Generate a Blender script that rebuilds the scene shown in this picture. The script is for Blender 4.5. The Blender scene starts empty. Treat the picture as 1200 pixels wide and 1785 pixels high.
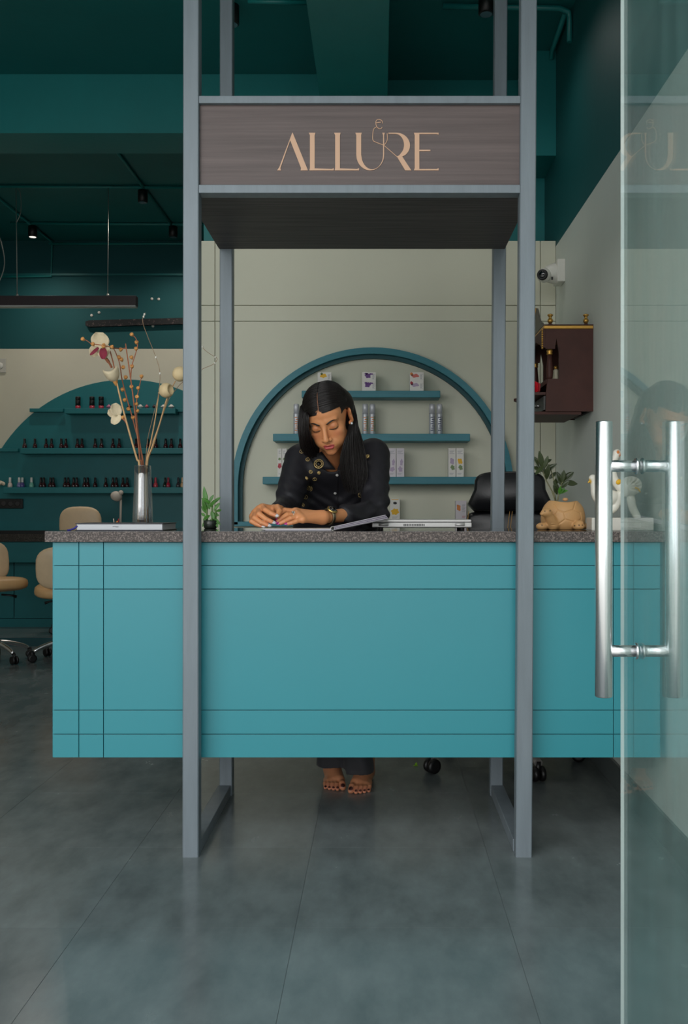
import bpy, bmesh, math, random
import numpy as np
from mathutils import Vector, Matrix, Euler
from mathutils.bvhtree import BVHTree

# ------------------------------------------------------------------ camera, world, light, exposure
S = bpy.context.scene
COL = S.collection
F, VX, VY, H = 1600.0, 662.0, 890.0, 1.08      # focal length in pixels, vanishing point, eye height
cam_d = bpy.data.cameras.new('camera')
cam = bpy.data.objects.new('camera', cam_d)
COL.objects.link(cam)
cam.location = (0, 0, H)
cam.rotation_euler = (math.pi / 2, 0, 0)
cam_d.sensor_fit = 'AUTO'
cam_d.sensor_width = 36.0
cam_d.lens = F / 1785 * 36.0
cam_d.shift_x = -(VX - 600) / 1785
cam_d.shift_y = (VY - 892.5) / 1785
cam_d.clip_start = 0.02
S.camera = cam

world = bpy.data.worlds.new('world')
S.world = world
world.use_nodes = True
wn = world.node_tree
wn.nodes.clear()
wo = wn.nodes.new('ShaderNodeOutputWorld')
wb = wn.nodes.new('ShaderNodeBackground')
wb.inputs[0].default_value = (0.93, 0.97, 1.0, 1)
wb.inputs[1].default_value = 2.0
wn.links.new(wb.outputs[0], wo.inputs[0])

# portal across the open shop front (guides sampling of the daylight, emits nothing itself)
pd = bpy.data.lights.new('shopfront_portal', 'AREA')
pd.shape = 'RECTANGLE'
pd.size, pd.size_y = 4.5, 3.47
pd.cycles.is_portal = True
po = bpy.data.objects.new('shopfront_portal', pd)
COL.objects.link(po)
po.location = (-1.33, 0.55, 1.74)
po.rotation_euler = (math.pi / 2, 0, 0)

# overcast daylight falling in over the pavement from the open street on the left
sd = bpy.data.lights.new('daylight', 'SUN')
sd.energy = 1.3
sd.angle = math.radians(60)
sd.color = (1.0, 0.97, 0.92)
so = bpy.data.objects.new('daylight', sd)
COL.objects.link(so)
so.rotation_euler = (math.radians(60), 0, math.radians(-24))

vs = S.view_settings
vs.view_transform = 'Standard'
vs.look = 'None'
vs.gamma = 1.0
vs.use_curve_mapping = False
vs.exposure = -0.1
S.cycles.use_denoising = True
S.cycles.max_bounces = 10
S.cycles.diffuse_bounces = 6
S.cycles.transparent_max_bounces = 16
S.cycles.caustics_reflective = False
S.cycles.caustics_refractive = False

random.seed(7)
RNG = np.random.default_rng(7)
PI = math.pi


def at(px, py, Y):
    """world point that lies at depth Y on the sight line through a photo pixel"""
    return Vector(((px - VX) * Y / F, Y, H - (py - VY) * Y / F))


# ------------------------------------------------------------------ materials
def lin(c):
    out = []
    for v in c:
        v = v / 255.0
        out.append(v / 12.92 if v <= 0.04045 else ((v + 0.055) / 1.055) ** 2.4)
    return tuple(out) + (1.0,)


MATS = {}


def mat(name, rgb, rough=0.5, metal=0.0, var=0.0, scale=8.0, stretch=(1, 1, 1), bump=0.0, bscale=60.0,
        spec=0.5, coat=0.0, rvar=0.0, emit=None, estr=0.0, sheen=0.0, rnd=0.0, detail=4.0):
    if name in MATS:
        return MATS[name]
    m = bpy.data.materials.new(name)
    m.use_nodes = True
    nt = m.node_tree
    b = nt.nodes['Principled BSDF']
    b.inputs['Base Color'].default_value = lin(rgb)
    b.inputs['Roughness'].default_value = rough
    b.inputs['Metallic'].default_value = metal
    b.inputs['Specular IOR Level'].default_value = spec
    b.inputs['Coat Weight'].default_value = coat
    b.inputs['Coat Roughness'].default_value = 0.08
    b.inputs['Sheen Weight'].default_value = sheen
    if emit:
        b.inputs['Emission Color'].default_value = lin(emit)
        b.inputs['Emission Strength'].default_value = estr
    L = nt.links.new
    if var or bump or rvar or rnd:
        tc = nt.nodes.new('ShaderNodeTexCoord')
        mp = nt.nodes.new('ShaderNodeMapping')
        mp.inputs['Scale'].default_value = stretch
        L(tc.outputs['Object'], mp.inputs[0])
    if var or rvar:
        n = nt.nodes.new('ShaderNodeTexNoise')
        n.inputs['Scale'].default_value = scale
        n.inputs['Detail'].default_value = detail
        n.inputs['Roughness'].default_value = 0.6
        L(mp.outputs[0], n.inputs['Vector'])
    if var or rnd:
        hs = nt.nodes.new('ShaderNodeHueSaturation')
        hs.inputs['Color'].default_value = lin(rgb)
        val = None
        if var:
            mr = nt.nodes.new('ShaderNodeMapRange')
            mr.inputs[1].default_value, mr.inputs[2].default_value = 0.3, 0.7
            mr.inputs[3].default_value, mr.inputs[4].default_value = 1 - var, 1 + var
            L(n.outputs['Fac'], mr.inputs[0])
            val = mr.outputs[0]
        if rnd:
            oi = nt.nodes.new('ShaderNodeObjectInfo')
            m2 = nt.nodes.new('ShaderNodeMapRange')
            m2.inputs[3].default_value, m2.inputs[4].default_value = 1 - rnd, 1 + rnd
            L(oi.outputs['Random'], m2.inputs[0])
            if val is None:
                val = m2.outputs[0]
            else:
                mu = nt.nodes.new('ShaderNodeMath')
                mu.operation = 'MULTIPLY'
                L(val, mu.inputs[0]); L(m2.outputs[0], mu.inputs[1])
                val = mu.outputs[0]
        L(val, hs.inputs['Value'])
        L(hs.outputs[0], b.inputs['Base Color'])
    if rvar:
        m3 = nt.nodes.new('ShaderNodeMapRange')
        m3.inputs[1].default_value, m3.inputs[2].default_value = 0.3, 0.7
        m3.inputs[3].default_value, m3.inputs[4].default_value = max(0.02, rough - rvar), rough + rvar
        L(n.outputs['Fac'], m3.inputs[0])
        L(m3.outputs[0], b.inputs['Roughness'])
    if bump:
        n2 = nt.nodes.new('ShaderNodeTexNoise')
        n2.inputs['Scale'].default_value = bscale
        n2.inputs['Detail'].default_value = 3
        L(mp.outputs[0], n2.inputs['Vector'])
        bp = nt.nodes.new('ShaderNodeBump')
        bp.inputs['Strength'].default_value = bump
        bp.inputs['Distance'].default_value = 0.004
        L(n2.outputs['Fac'], bp.inputs['Height'])
        L(bp.outputs[0], b.inputs['Normal'])
    MATS[name] = m
    return m


def two_tone(name, low, high, zsplit, rough):
    """wall paint in two colours that meet at a painted line"""
    m = mat(name, low, rough, var=0.03, scale=2.0, bump=0.15, bscale=25)
    nt = m.node_tree
    b = nt.nodes['Principled BSDF']
    src = b.inputs['Base Color'].links[0].from_socket
    g = nt.nodes.new('ShaderNodeNewGeometry')
    sx = nt.nodes.new('ShaderNodeSeparateXYZ')
    nt.links.new(g.outputs['Position'], sx.inputs[0])
    gt = nt.nodes.new('ShaderNodeMath')
    gt.operation = 'GREATER_THAN'
    gt.inputs[1].default_value = zsplit
    nt.links.new(sx.outputs[2], gt.inputs[0])
    mx = nt.nodes.new('ShaderNodeMix')
    mx.data_type = 'RGBA'
    nt.links.new(gt.outputs[0], mx.inputs['Factor'])
    nt.links.new(src, mx.inputs['A'])
    mx.inputs['B'].default_value = lin(high)
    nt.links.new(mx.outputs['Result'], b.inputs['Base Color'])
    return m


def speckle(name, dark, light, scale, rough, mid=None, thr=(0.45, 0.62), coat=0.0):
    """granite: two-colour crystalline speckle"""
    m = mat(name, dark, rough, coat=coat)
    nt = m.node_tree
    b = nt.nodes['Principled BSDF']
    tc = nt.nodes.new('ShaderNodeTexCoord')
    v = nt.nodes.new('ShaderNodeTexNoise')
    v.inputs['Scale'].default_value = scale
    v.inputs['Detail'].default_value = 6
    v.inputs['Roughness'].default_value = 0.75
    nt.links.new(tc.outputs['Object'], v.inputs['Vector'])
    r = nt.nodes.new('ShaderNodeValToRGB')
    e = r.color_ramp.elements
    e[0].position, e[0].color = thr[0], lin(dark)
    e[1].position, e[1].color = thr[1], lin(light)
    if mid:
        k = e.new((thr[0] + thr[1]) / 2)
        k.color = lin(mid)
    nt.links.new(v.outputs['Fac'], r.inputs[0])
    nt.links.new(r.outputs[0], b.inputs['Base Color'])
    return m


def attr_mat(name, rough, sss=0.0, coat=0.0, spec=0.5):
    """colour from the painted 'Col' attribute (pigment: lips, brows, polish)"""
    m = mat(name, (200, 200, 200), rough, coat=coat, spec=spec)
    nt = m.node_tree
    b = nt.nodes['Principled BSDF']
    a = nt.nodes.new('ShaderNodeAttribute')
    a.attribute_name = 'Col'
    nt.links.new(a.outputs['Color'], b.inputs['Base Color'])
    if sss:
        b.inputs['Subsurface Weight'].default_value = sss
        b.inputs['Subsurface Radius'].default_value = (0.01, 0.004, 0.002)
        b.inputs['Subsurface Scale'].default_value = 0.6
    return m


# ------------------------------------------------------------------ object helpers
def wm(o):
    return (wm(o.parent) @ o.matrix_basis) if o.parent else o.matrix_basis.copy()


def tag(o, label=None, cat=None, group=None, kind=None):
    if label: o['label'] = label
    if cat: o['category'] = cat
    if group: o['group'] = group
    if kind: o['kind'] = kind
    return o


def thing(name, label, cat, loc, rotz=0.0, group=None):
    o = bpy.data.objects.new(name, None)
    o.empty_display_size = 0.05
    COL.objects.link(o)
    o.location = loc
    o.rotation_euler = (0, 0, rotz)
    o.matrix_basis = Matrix.LocRotScale(Vector(loc), Euler((0, 0, rotz)), None)
    return tag(o, label, cat, group)


class MB:
    """collects shapes; build() links them as ONE mesh object"""

    def __init__(s):
        s.v, s.f, s.m, s.sm = [], [], [], []

    def add(s, verts, faces, mi=0, smooth=False):
        b = len(s.v)
        s.v += [tuple(p) for p in verts]
        s.f += [tuple(i + b for i in f) for f in faces]
        s.m += [mi] * len(faces)
        s.sm += [smooth] * len(faces)
        return s

    def box(s, lo, hi, bev=0.0, mi=0, M=None):
        bm = bmesh.new()
        bmesh.ops.create_cube(bm, size=1.0)
        lo, hi = Vector(lo), Vector(hi)
        for v in bm.verts:
            v.co = Vector([(lo[i] + hi[i]) / 2 + v.co[i] * (hi[i] - lo[i]) for i in range(3)])
        if bev > 0:
            bmesh.ops.bevel(bm, geom=bm.edges[:], offset=bev, segments=2, affect='EDGES', profile=0.5)
        bm.verts.index_update()
        vs_ = [(M @ v.co if M else v.co.copy()) for v in bm.verts]
        s.add(vs_, [[v.index for v in f.verts] for f in bm.faces], mi, False)
        bm.free()
        return s

    def tube(s, pts, rad, n=10, mi=0, caps=True, smooth=True, flat=1.0):
        pts = [Vector(p) for p in pts]
        k = len(pts)
        if not hasattr(rad, '__len__'):
            rad = [rad] * k
        T = []
        for i in range(k):
            t = pts[min(i + 1, k - 1)] - pts[max(i - 1, 0)]
            T.append(t.normalized() if t.length > 1e-9 else Vector((0, 0, 1)))
        up = Vector((0, 0, 1)) if abs(T[0].z) < 0.9 else Vector((0, 1, 0))
        nrm = (up - T[0] * up.dot(T[0])).normalized()
        vs_, fs = [], []
        for i in range(k):
            nrm = nrm - T[i] * nrm.dot(T[i])
            nrm = nrm.normalized() if nrm.length > 1e-6 else T[i].orthogonal().normalized()
            bn = T[i].cross(nrm)
            for j in range(n):
                a = 2 * PI * j / n
                vs_.append(pts[i] + (nrm * math.cos(a) + bn * math.sin(a) * flat) * rad[i])
        for i in range(k - 1):
            for j in range(n):
                a, b = i * n + j, i * n + (j + 1) % n
                fs.append((a, b, b + n, a + n))
        s.add(vs_, fs, mi, smooth)
        if caps:
            b0 = len(s.v) - len(vs_)
            s.f += [tuple(b0 + j for j in range(n))[::-1], tuple(b0 + (k - 1) * n + j for j in range(n))]
            s.m += [mi, mi]
            s.sm += [False, False]
        return s

    def lathe(s, prof, c, n=24, mi=0, smooth=True, axis=(0, 0, 1), M=None, cap=True):
        """prof: list of (radius, height) along axis from c"""
        ax = Vector(axis).normalized()
        u = ax.orthogonal().normalized()
        w = ax.cross(u)
        c = Vector(c)
        vs_, fs = [], []
        for (r, h) in prof:
            for j in range(n):
                a = 2 * PI * j / n
                p = c + ax * h + (u * math.cos(a) + w * math.sin(a)) * r
                vs_.append(M @ p if M else p)
        for i in range(len(prof) - 1):
            for j in range(n):
                a, b = i * n + j, i * n + (j + 1) % n
                fs.append((a, b, b + n, a + n))
        s.add(vs_, fs, mi, smooth)
        if cap:
            b0 = len(s.v) - len(vs_)
            k = len(prof)
            if prof[0][0] > 1e-5:
                s.f.append(tuple(b0 + j for j in range(n))[::-1]); s.m.append(mi); s.sm.append(False)
            if prof[-1][0] > 1e-5:
                s.f.append(tuple(b0 + (k - 1) * n + j for j in range(n))); s.m.append(mi); s.sm.append(False)
        return s

    def ball(s, c, r, n=14, m=9, mi=0, M=None):
        r = (r, r, r) if not hasattr(r, '__len__') else r
        vs_, fs = [], []
        c = Vector(c)
        for i in range(m + 1):
            th = PI * i / m
            for j in range(n):
                a = 2 * PI * j / n
                p = Vector((r[0] * math.sin(th) * math.cos(a), r[1] * math.sin(th) * math.sin(a), r[2] * math.cos(th)))
                vs_.append(c + (M @ p if M else p))
        for i in range(m):
            for j in range(n):
                a, b = i * n + j, i * n + (j + 1) % n
                fs.append((a, a + n, b + n, b))
        return s.add(vs_, fs, mi, True)

    def prism(s, poly, o, u, v, w, d, mi=0, smooth=False):
        """2D polygon (x,y) placed at o + x*u + y*v, extruded by d along w"""
        o, u, v, w = Vector(o), Vector(u), Vector(v), Vector(w)
        n = len(poly)
        vs_ = [o + u * x + v * y for x, y in poly] + [o + u * x + v * y + w * d for x, y in poly]
        fs = [tuple(range(n))[::-1], tuple(range(n, 2 * n))]
        fs += [(i, (i + 1) % n, (i + 1) % n + n, i + n) for i in range(n)]
        return s.add(vs_, fs, mi, smooth)

    def torus(s, c, R, r, ax=(0, 0, 1), n=24, m=8, mi=0, a0=0.0, a1=2 * PI):
        ax = Vector(ax).normalized()
        u = ax.orthogonal().normalized()
        w = ax.cross(u)
        c = Vector(c)
        full = abs(a1 - a0 - 2 * PI) < 1e-6
        pts = []
        k = n if full else n + 1
        vs_, fs = [], []
        for i in range(k):
            a = a0 + (a1 - a0) * i / n
            d = u * math.cos(a) + w * math.sin(a)
            for j in range(m):
                b = 2 * PI * j / m
                vs_.append(c + d * (R + r * math.cos(b)) + ax * r * math.sin(b))
        for i in range(n):
            i2 = (i + 1) % k
            for j in range(m):
                fs.append((i * m + j, i2 * m + j, i2 * m + (j + 1) % m, i * m + (j + 1) % m))
        return s.add(vs_, fs, mi, True)

    def mesh(s, name, mats, inv=None):
        me = bpy.data.meshes.new(name)
        vs_ = [inv @ Vector(p) for p in s.v] if inv else s.v
        me.from_pydata([tuple(p) for p in vs_], [], s.f)
        for mm in (mats if isinstance(mats, (list, tuple)) else [mats]):
            me.materials.append(mm)
        me.polygons.foreach_set('material_index', s.m)
        me.polygons.foreach_set('use_smooth', s.sm)
        bm = bmesh.new()
        bm.from_mesh(me)
        bmesh.ops.recalc_face_normals(bm, faces=bm.faces[:])
        bm.to_mesh(me)
        bm.free()
        me.update()
        return me

    def build(s, name, mats, parent=None, label=None, cat=None, group=None, kind=None):
        """shapes are in world coordinates; a part takes its parent's origin, a lone thing its own base"""
        if parent is not None:
            me = s.mesh(name, mats, wm(parent).inverted())
            o = bpy.data.objects.new(name, me)
            COL.objects.link(o)
            o.parent = parent
        else:
            a = np.array(s.v)
            base = Vector(((a[:, 0].min() + a[:, 0].max()) / 2, (a[:, 1].min() + a[:, 1].max()) / 2, a[:, 2].min()))
            me = s.mesh(name, mats, Matrix.Translation(-base))
            o = bpy.data.objects.new(name, me)
            COL.objects.link(o)
            o.matrix_basis = Matrix.Translation(base)
        return tag(o, label, cat, group, kind)


def B(name, m, lo, hi, parent=None, bev=0.0, **k):
    return MB().box(lo, hi, bev).build(name, m, parent, **k)


def dup(o, parent=None, offset=None, label=None):
    """copy of a thing with copies of its parts and sub-parts"""
    c = o.copy()
    COL.objects.link(c)
    if parent is not None:
        c.parent = parent
    for ch in list(o.children):
        dup(ch, c)
    if offset is not None:
        c.matrix_basis = Matrix.Translation(Vector(offset)) @ o.matrix_basis
    if label:
        c['label'] = label
    return c


def spline(P, n):
    """Catmull-Rom through P, n samples"""
    P = [Vector(p) for p in P]
    Q = [P[0] * 2 - P[1]] + P + [P[-1] * 2 - P[-2]]
    out = []
    k = len(P) - 1
    for i in range(n):
        t = i / (n - 1) * k
        j = min(int(t), k - 1)
        t -= j
        a, b, c, d = Q[j], Q[j + 1], Q[j + 2], Q[j + 3]
        out.append(0.5 * ((2 * b) + (c - a) * t + (2 * a - 5 * b + 4 * c - d) * t * t + (3 * b - a - 3 * c + d) * t ** 3))
    return out


# ------------------------------------------------------------------ materials of the place
TEAL = (20, 118, 119)
CREAM = (210, 209, 190)
m_teal = mat('teal_wall_paint', TEAL, 0.42, var=0.06, scale=3, bump=0.2, bscale=30)
m_teal_ceiling = mat('teal_ceiling_paint', (14, 104, 105), 0.5, var=0.06, scale=3, bump=0.2, bscale=30)
m_cream = mat('cream_panel_paint', CREAM, 0.55, var=0.02, scale=2)
m_groove = mat('groove_shadow_gap', (178, 180, 162), 0.8)
m_wall_right = two_tone('right_wall_paint', (212, 218, 211), (10, 86, 88), 2.465, 0.55)
m_wall_far = two_tone('far_wall_paint', (210, 206, 188), (8, 80, 84), 2.525, 0.75)
m_counter = mat('turquoise_laminate', (50, 138, 149), 0.33, var=0.02, scale=1.5, rvar=0.05)
m_counter_core = mat('counter_core', (18, 84, 94), 0.6)
m_shelf = mat('teal_shelf_paint', (44, 122, 136), 0.45, var=0.08, scale=25, stretch=(0.2, 1, 4))
m_shelf_dark = mat('dark_teal_shelf', (16, 112, 118), 0.5, var=0.05, scale=6)
m_granite = speckle('flamed_granite', (30, 27, 26), (96, 88, 84), 170.0, 0.06, mid=(52, 47, 45), coat=0.5)
m_granite_edge = speckle('sawn_granite_edge', (60, 53, 51), (140, 128, 122), 210.0, 0.6, mid=(94, 84, 80))
m_steel = mat('grey_painted_steel', (116, 126, 133), 0.45, metal=0.15, var=0.10, scale=4, stretch=(6, 6, 0.6), bump=0.08, bscale=40)
m_chrome = mat('polished_chrome', (230, 231, 233), 0.25, metal=1.0)
m_black = mat('matt_black_plastic', (16, 15, 16), 0.45)
m_white = mat('white_plastic', (222, 220, 212), 0.4)
m_gold = mat('brushed_gold', (196, 150, 74), 0.35, metal=0.8)

# ================================================================== THE SETTING
CEIL = 3.49
XL, XR, YF, YB = -3.6, 0.925, 0.62, 8.2

# stone floor: slabs with fine recessed joints
m_stone = mat('polished_kota_stone', (103, 111, 112), 0.22, var=0.24, scale=11.0, rvar=0.06, bump=0.05, bscale=14, rnd=0.06, detail=9)
_g = m_stone.node_tree.nodes.new('ShaderNodeNewGeometry')      # stone pattern runs in world space so that no two slabs repeat
_mp = [n for n in m_stone.node_tree.nodes if n.type == 'MAPPING'][0]
_mp.inputs['Scale'].default_value = (0.8, 0.4, 1.0)
m_stone.node_tree.links.new(_g.outputs['Position'], _mp.inputs[0])
m_grout = mat('dark_floor_joint', (98, 106, 108), 0.6)
floor = B('floor', m_grout, (XL - 0.1, YF, -0.10), (XR + 0.1, YB + 0.1, -0.0012), kind='structure')
tag(floor, 'dark grey green polished stone slab floor of the salon')
SW, SD, GAP = 0.557, 0.567, 0.0012
slab_me = MB().box((-0.5, -0.5, -0.012), (0.5, 0.5, 0.0)).mesh('slab', m_stone)
xs = [-0.218 + SW * k for k in range(-7, 4)]
ys = [2.377 + SD * k for k in range(-4, 12)]
for i in range(len(xs) - 1):
    for j in range(len(ys) - 1):
        x0, x1 = max(xs[i], XL), min(xs[i + 1], XR)
        y0, y1 = max(ys[j], YF), min(ys[j + 1], YB)
        if x1 - x0 < 0.02 or y1 - y0 < 0.02:
            continue
        o = bpy.data.objects.new('slab', slab_me)
        COL.objects.link(o)
        o.parent = floor
        W = Matrix.LocRotScale(Vector(((x0 + x1) / 2, (y0 + y1) / 2, RNG.uniform(-0.0002, 0.0002))), None,
                               Vector((x1 - x0 - GAP, y1 - y0 - GAP, 1)))
        o.matrix_basis = wm(floor).inverted() @ W

m_pave = mat('pale_pavement', (205, 203, 196), 0.8, var=0.06, scale=2)
B('ground', m_pave, (-25, -25, -0.16), (25, YF, -0.02), kind='structure')

B('ceiling', m_teal_ceiling, (XL - 0.1, YF, CEIL), (XR + 0.12, YB + 0.1, CEIL + 0.12), kind='structure')
B('wall_right', m_wall_right, (XR, YF, 0), (XR + 0.12, YB + 0.1, CEIL), kind='structure')
B('wall_left', m_wall_far, (XL - 0.12, YF, 0), (XL, YB + 0.1, CEIL), kind='structure')
B('wall_far', m_wall_far, (XL, YB, 0), (XR, YB + 0.1, CEIL), kind='structure')

# stone skirting along the right wall
m_skirt = mat('grey_stone_skirting', (84, 92, 92), 0.35, var=0.15, scale=5)
B('baseboard_right', m_skirt, (XR - 0.012, YF, 0), (XR, 4.81, 0.10), bev=0.002, kind='structure')

# partition behind the reception: cream boards with grooves, teal wall above it
XP0 = -0.985
wb_ = B('wall_back', m_groove, (XP0, 4.822, 0), (XR, 5.13, 2.488), kind='structure')
tag(wb_, 'cream grooved partition wall behind the reception counter')
cx = [XP0, -0.863, 0.8435, XR]
cz = [0.0, 2.072, 2.155, 2.495]
for i in range(3):
    for j in range(3):
        B('wall_panel', m_cream, (cx[i] + 0.0018, 4.81, cz[j] + 0.0018), (cx[i + 1] - 0.0018, 4.8225, cz[j + 1] - 0.0018), wb_, bev=0.0012)
B('wall_upper', m_teal, (XP0, 5.14, 0), (XR, 5.28, CEIL), kind='structure')

# ceiling beams
B('trim_1', m_teal, (-0.30, YF, 3.165), (0.04, 5.07, CEIL), kind='structure')       # beam running towards the street
B('trim_2', m_teal, (XL, 5.07, 3.165), (-0.30, 5.36, CEIL), kind='structure')      # cross beam
B('trim_3', m_teal, (0.775, 4.81, 2.94), (XR, 5.14, CEIL), kind='structure')       # boxed-in corner by the right wall

# ------------------------------------------------------------------ reception counter
CF, CB = 2.925, 3.473          # front and back of the counter
CX0, CX1 = -1.042, 0.894
CZ0, CZ1 = 0.292, 0.980
rc = thing('reception_counter', 'turquoise panelled reception counter hanging between the grey steel posts', 'counter', ((CX0 + CX1) / 2, 3.2, CZ0))
B('body', m_counter_core, (CX0 + 0.003, CF + 0.006, CZ0 + 0.002), (CX1 - 0.003, CB, CZ1), rc)
gx = [CX0, (137.5 - VX) * CF / F, (180.5 - VX) * CF / F, (1070 - VX) * CF / F, (1105 - VX) * CF / F, CX1]
gz = [CZ0] + [H - (p - VY) * CF / F for p in (1280, 1238, 1027, 986)] + [CZ1]
for i in range(5):
    for j in range(5):
        B('front_panel', m_counter, (gx[i] + 0.0011, CF, gz[j] + 0.0011), (gx[i + 1] - 0.0011, CF + 0.008, gz[j + 1] - 0.0011), rc, bev=0.0008)
for x0, x1 in ((CX0 - 0.004, CX0 + 0.006), (CX1 - 0.006, CX1 + 0.004)):
    B('side_panel', m_counter, (x0, CF + 0.009, CZ0), (x1, CB, CZ1), rc, bev=0.001)

# granite worktop with sawn front edge
TOPZ = 1.0146
ct = thing('granite_countertop', 'dark speckled granite slab on top of the turquoise counter', 'countertop', (-0.06, 3.2, CZ1))
B('slab', m_granite, (-1.061, 2.9085, CZ1), (0.918, 3.472, TOPZ), ct, bev=0.001)
B('sawn_edge', m_granite_edge, (-1.0605, 2.9065, CZ1 + 0.001), (0.9175, 2.909, TOPZ - 0.0015), ct)

# ------------------------------------------------------------------ steel frame with sign canopy
fr = thing('sign_frame', 'grey steel portal frame with four posts and a dark wood sign canopy', 'frame', (-0.065, 3.19, 0))
FY0, FY1 = 2.857, 2.9055
RY0, RY1 = 3.475, 3.525


def post(x0b, x1b, x0t, x1t, y0, y1, zt):
    bm_ = MB()
    e = 0.003
    for (lo, hi) in (((x0b, y0), (x1b, y1)),):
        ring = [(0, e), (e, 0), (1, 0), (2, e), (2, 3), (1, 4), (e, 4), (0, 3)]
        def rr(xa, xb, z):
            return [(xa, y0 + e, z), (xa + e, y0, z), (xb - e, y0, z), (xb, y0 + e, z), (xb, y1 - e, z), (xb - e, y1, z), (xa + e, y1, z), (xa, y1 - e, z)]
        vs_ = rr(x0b, x1b, 0) + rr(x0t, x1t, zt)
        fs = [tuple(range(8))[::-1], tuple(range(8, 16))] + [(i, (i + 1) % 8, (i + 1) % 8 + 8, i + 8) for i in range(8)]
        bm_.add(vs_, fs)
    return bm_


post(-0.6143, -0.5643, -0.6115, -0.5625, FY0, FY1, CEIL).build('post', m_steel, fr)
post(0.4248, 0.4748, 0.4460, 0.4960, FY0, FY1, CEIL).build('post', m_steel, fr)
post(-0.6070, -0.5585, -0.6050, -0.5570, RY0, RY1, CEIL).build('post', m_steel, fr)
post(0.4195, 0.4675, 0.4400, 0.4880, RY0, RY1, CEIL).build('post', m_steel, fr)
# floor rails joining front and rear posts
B('floor_rail', m_steel, (-0.612, FY1, 0.0), (-0.5645, RY0, 0.04), fr, bev=0.002)
B('floor_rail', m_steel, (0.4225, FY1, 0.0), (0.4700, RY0, 0.04), fr, bev=0.002)
zr1 = (H + (890 - 179.5) * FY0 / F, H + (890 - 166.5) * FY0 / F)
zr2 = (H + (890 - 336) * FY0 / F, H + (890 - 321.5) * FY0 / F)
B('cross_rail', m_steel, (-0.5630, FY0 + 0.001, zr1[0]), (0.4395, FY1 - 0.001, zr1[1]), fr, bev=0.0015)
B('cross_rail', m_steel, (-0.5635, FY0 + 0.001, zr2[0]), (0.4385, FY1 - 0.001, zr2[1]), fr, bev=0.0015)


def wood_mat(name, c1, c2, sc, rough):
    m = mat(name, c1, rough, bump=0.12, bscale=90, stretch=(0.05, 1, 1))
    nt = m.node_tree
    b = nt.nodes['Principled BSDF']
    tc = nt.nodes.new('ShaderNodeTexCoord')
    mp = nt.nodes.new('ShaderNodeMapping')
    mp.inputs['Scale'].default_value = (0.35, 14, 14)
    n = nt.nodes.new('ShaderNodeTexNoise')
    n.inputs['Scale'].default_value = sc
    n.inputs['Detail'].default_value = 5
    n.inputs['Roughness'].default_value = 0.65
    r = nt.nodes.new('ShaderNodeValToRGB')
    r.color_ramp.elements[0].position, r.color_ramp.elements[0].color = 0.32, lin(c1)
    r.color_ramp.elements[1].position, r.color_ramp.elements[1].color = 0.68, lin(c2)
    nt.links.new(tc.outputs['Object'], mp.inputs[0])
    nt.links.new(mp.outputs[0], n.inputs['Vector'])
    nt.links.new(n.outputs['Fac'], r.inputs[0])
    nt.links.new(r.outputs[0], b.inputs['Base Color'])
    return m


m_sign = wood_mat('brown_grained_laminate', (84, 72, 70), (104, 90, 88), 4.0, 0.5)
m_soffit = wood_mat('dark_grained_laminate', (40, 37, 37), (86, 80, 80), 7.0, 0.55)
m_letter = mat('rose_gold_lettering', (214, 172, 142), 0.5)
B('canopy_box', m_soffit, (-0.6075, FY1 + 0.001, zr2[0] + 0.001), (0.4745, RY0 - 0.001, zr1[1] - 0.002), fr)
sb = B('sign_board', m_sign, (-0.5625, FY0 + 0.016, zr2[1]), (0.4390, FY1 - 0.004, zr1[0]), fr)

SGY = FY0 + 0.016
k3 = SGY / F / 3.75


def sg(x, y):          # sign-drawing units (3.75 per photo pixel) to metres on the board
    return (470 + x / 3.75 - VX) * SGY / F, H - (190 + y / 3.75 - VY) * SGY / F


def letter(polys, name='letter', lines=(), lw=5.0):
    b = MB()
    for poly in polys:
        b.prism([sg(*p) for p in poly], (0, SGY - 0.0025, 0), (1, 0, 0), (0, 0, 1), (0, 1, 0), 0.003)
    for ln in lines:
        P = spline([Vector((*sg(*p), 0)) for p in ln], len(ln) * 6)
        P = [Vector((p.x, SGY - 0.001, p.y)) for p in P]
        b.tube(P, lw / 2 * k3, n=6)
    return b.build(name, m_letter, sb)


def arc(cx_, cy_, rx, ry, a0, a1, n=14):
    return [(cx_ + rx * math.cos(math.radians(a0 + (a1 - a0) * i / n)), cy_ + ry * math.sin(math.radians(a0 + (a1 - a0) * i / n))) for i in range(n + 1)]


letter([[(152, 156), (252, 403), (204, 403), (207, 388), (136, 206), (144, 190)], [(152, 156), (144, 190), (136, 206), (72, 388), (76, 403), (50, 403), (64, 384), (149, 158)]])
Lp = [(258, 157), (301, 157), (296, 172), (296, 390), (408, 394), (421, 388), (421, 403), (261, 403), (265, 388), (265, 172)]
letter([Lp])
letter([[(x + 165, y) for x, y in Lp]])
outer = [(562, 157), (604, 157), (600, 172), (600, 300)] + arc(672, 300, 71, 96, 172, 0)[1:] + [(743, 172), (738, 157), (755, 157), (750, 172), (750, 300)] + arc(659, 300, 91, 103, 0, 180)[1:] + [(568, 172)]
letter([outer])
bowl = [(778, 157), (830, 157)] + arc(830, 240, 89, 83, -90, 50)[1:] + [(868, 312), (928, 403), (888, 403), (833, 312)] + [(848, 305)] + arc(822, 236, 58, 72, 60, -80)[1:] + [(822, 164), (778, 164)]
letter([bowl], lines=[[(748, 238), (790, 274), (838, 316)]])
letter([[(944, 157), (1106, 157), (1106, 170), (1094, 165), (980, 165), (980, 268), (1052, 268), (1052, 277), (980, 277), (980, 394), (1094, 394), (1106, 388), (1106, 403), (944, 403), (950, 388), (950, 172)]])
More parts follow.
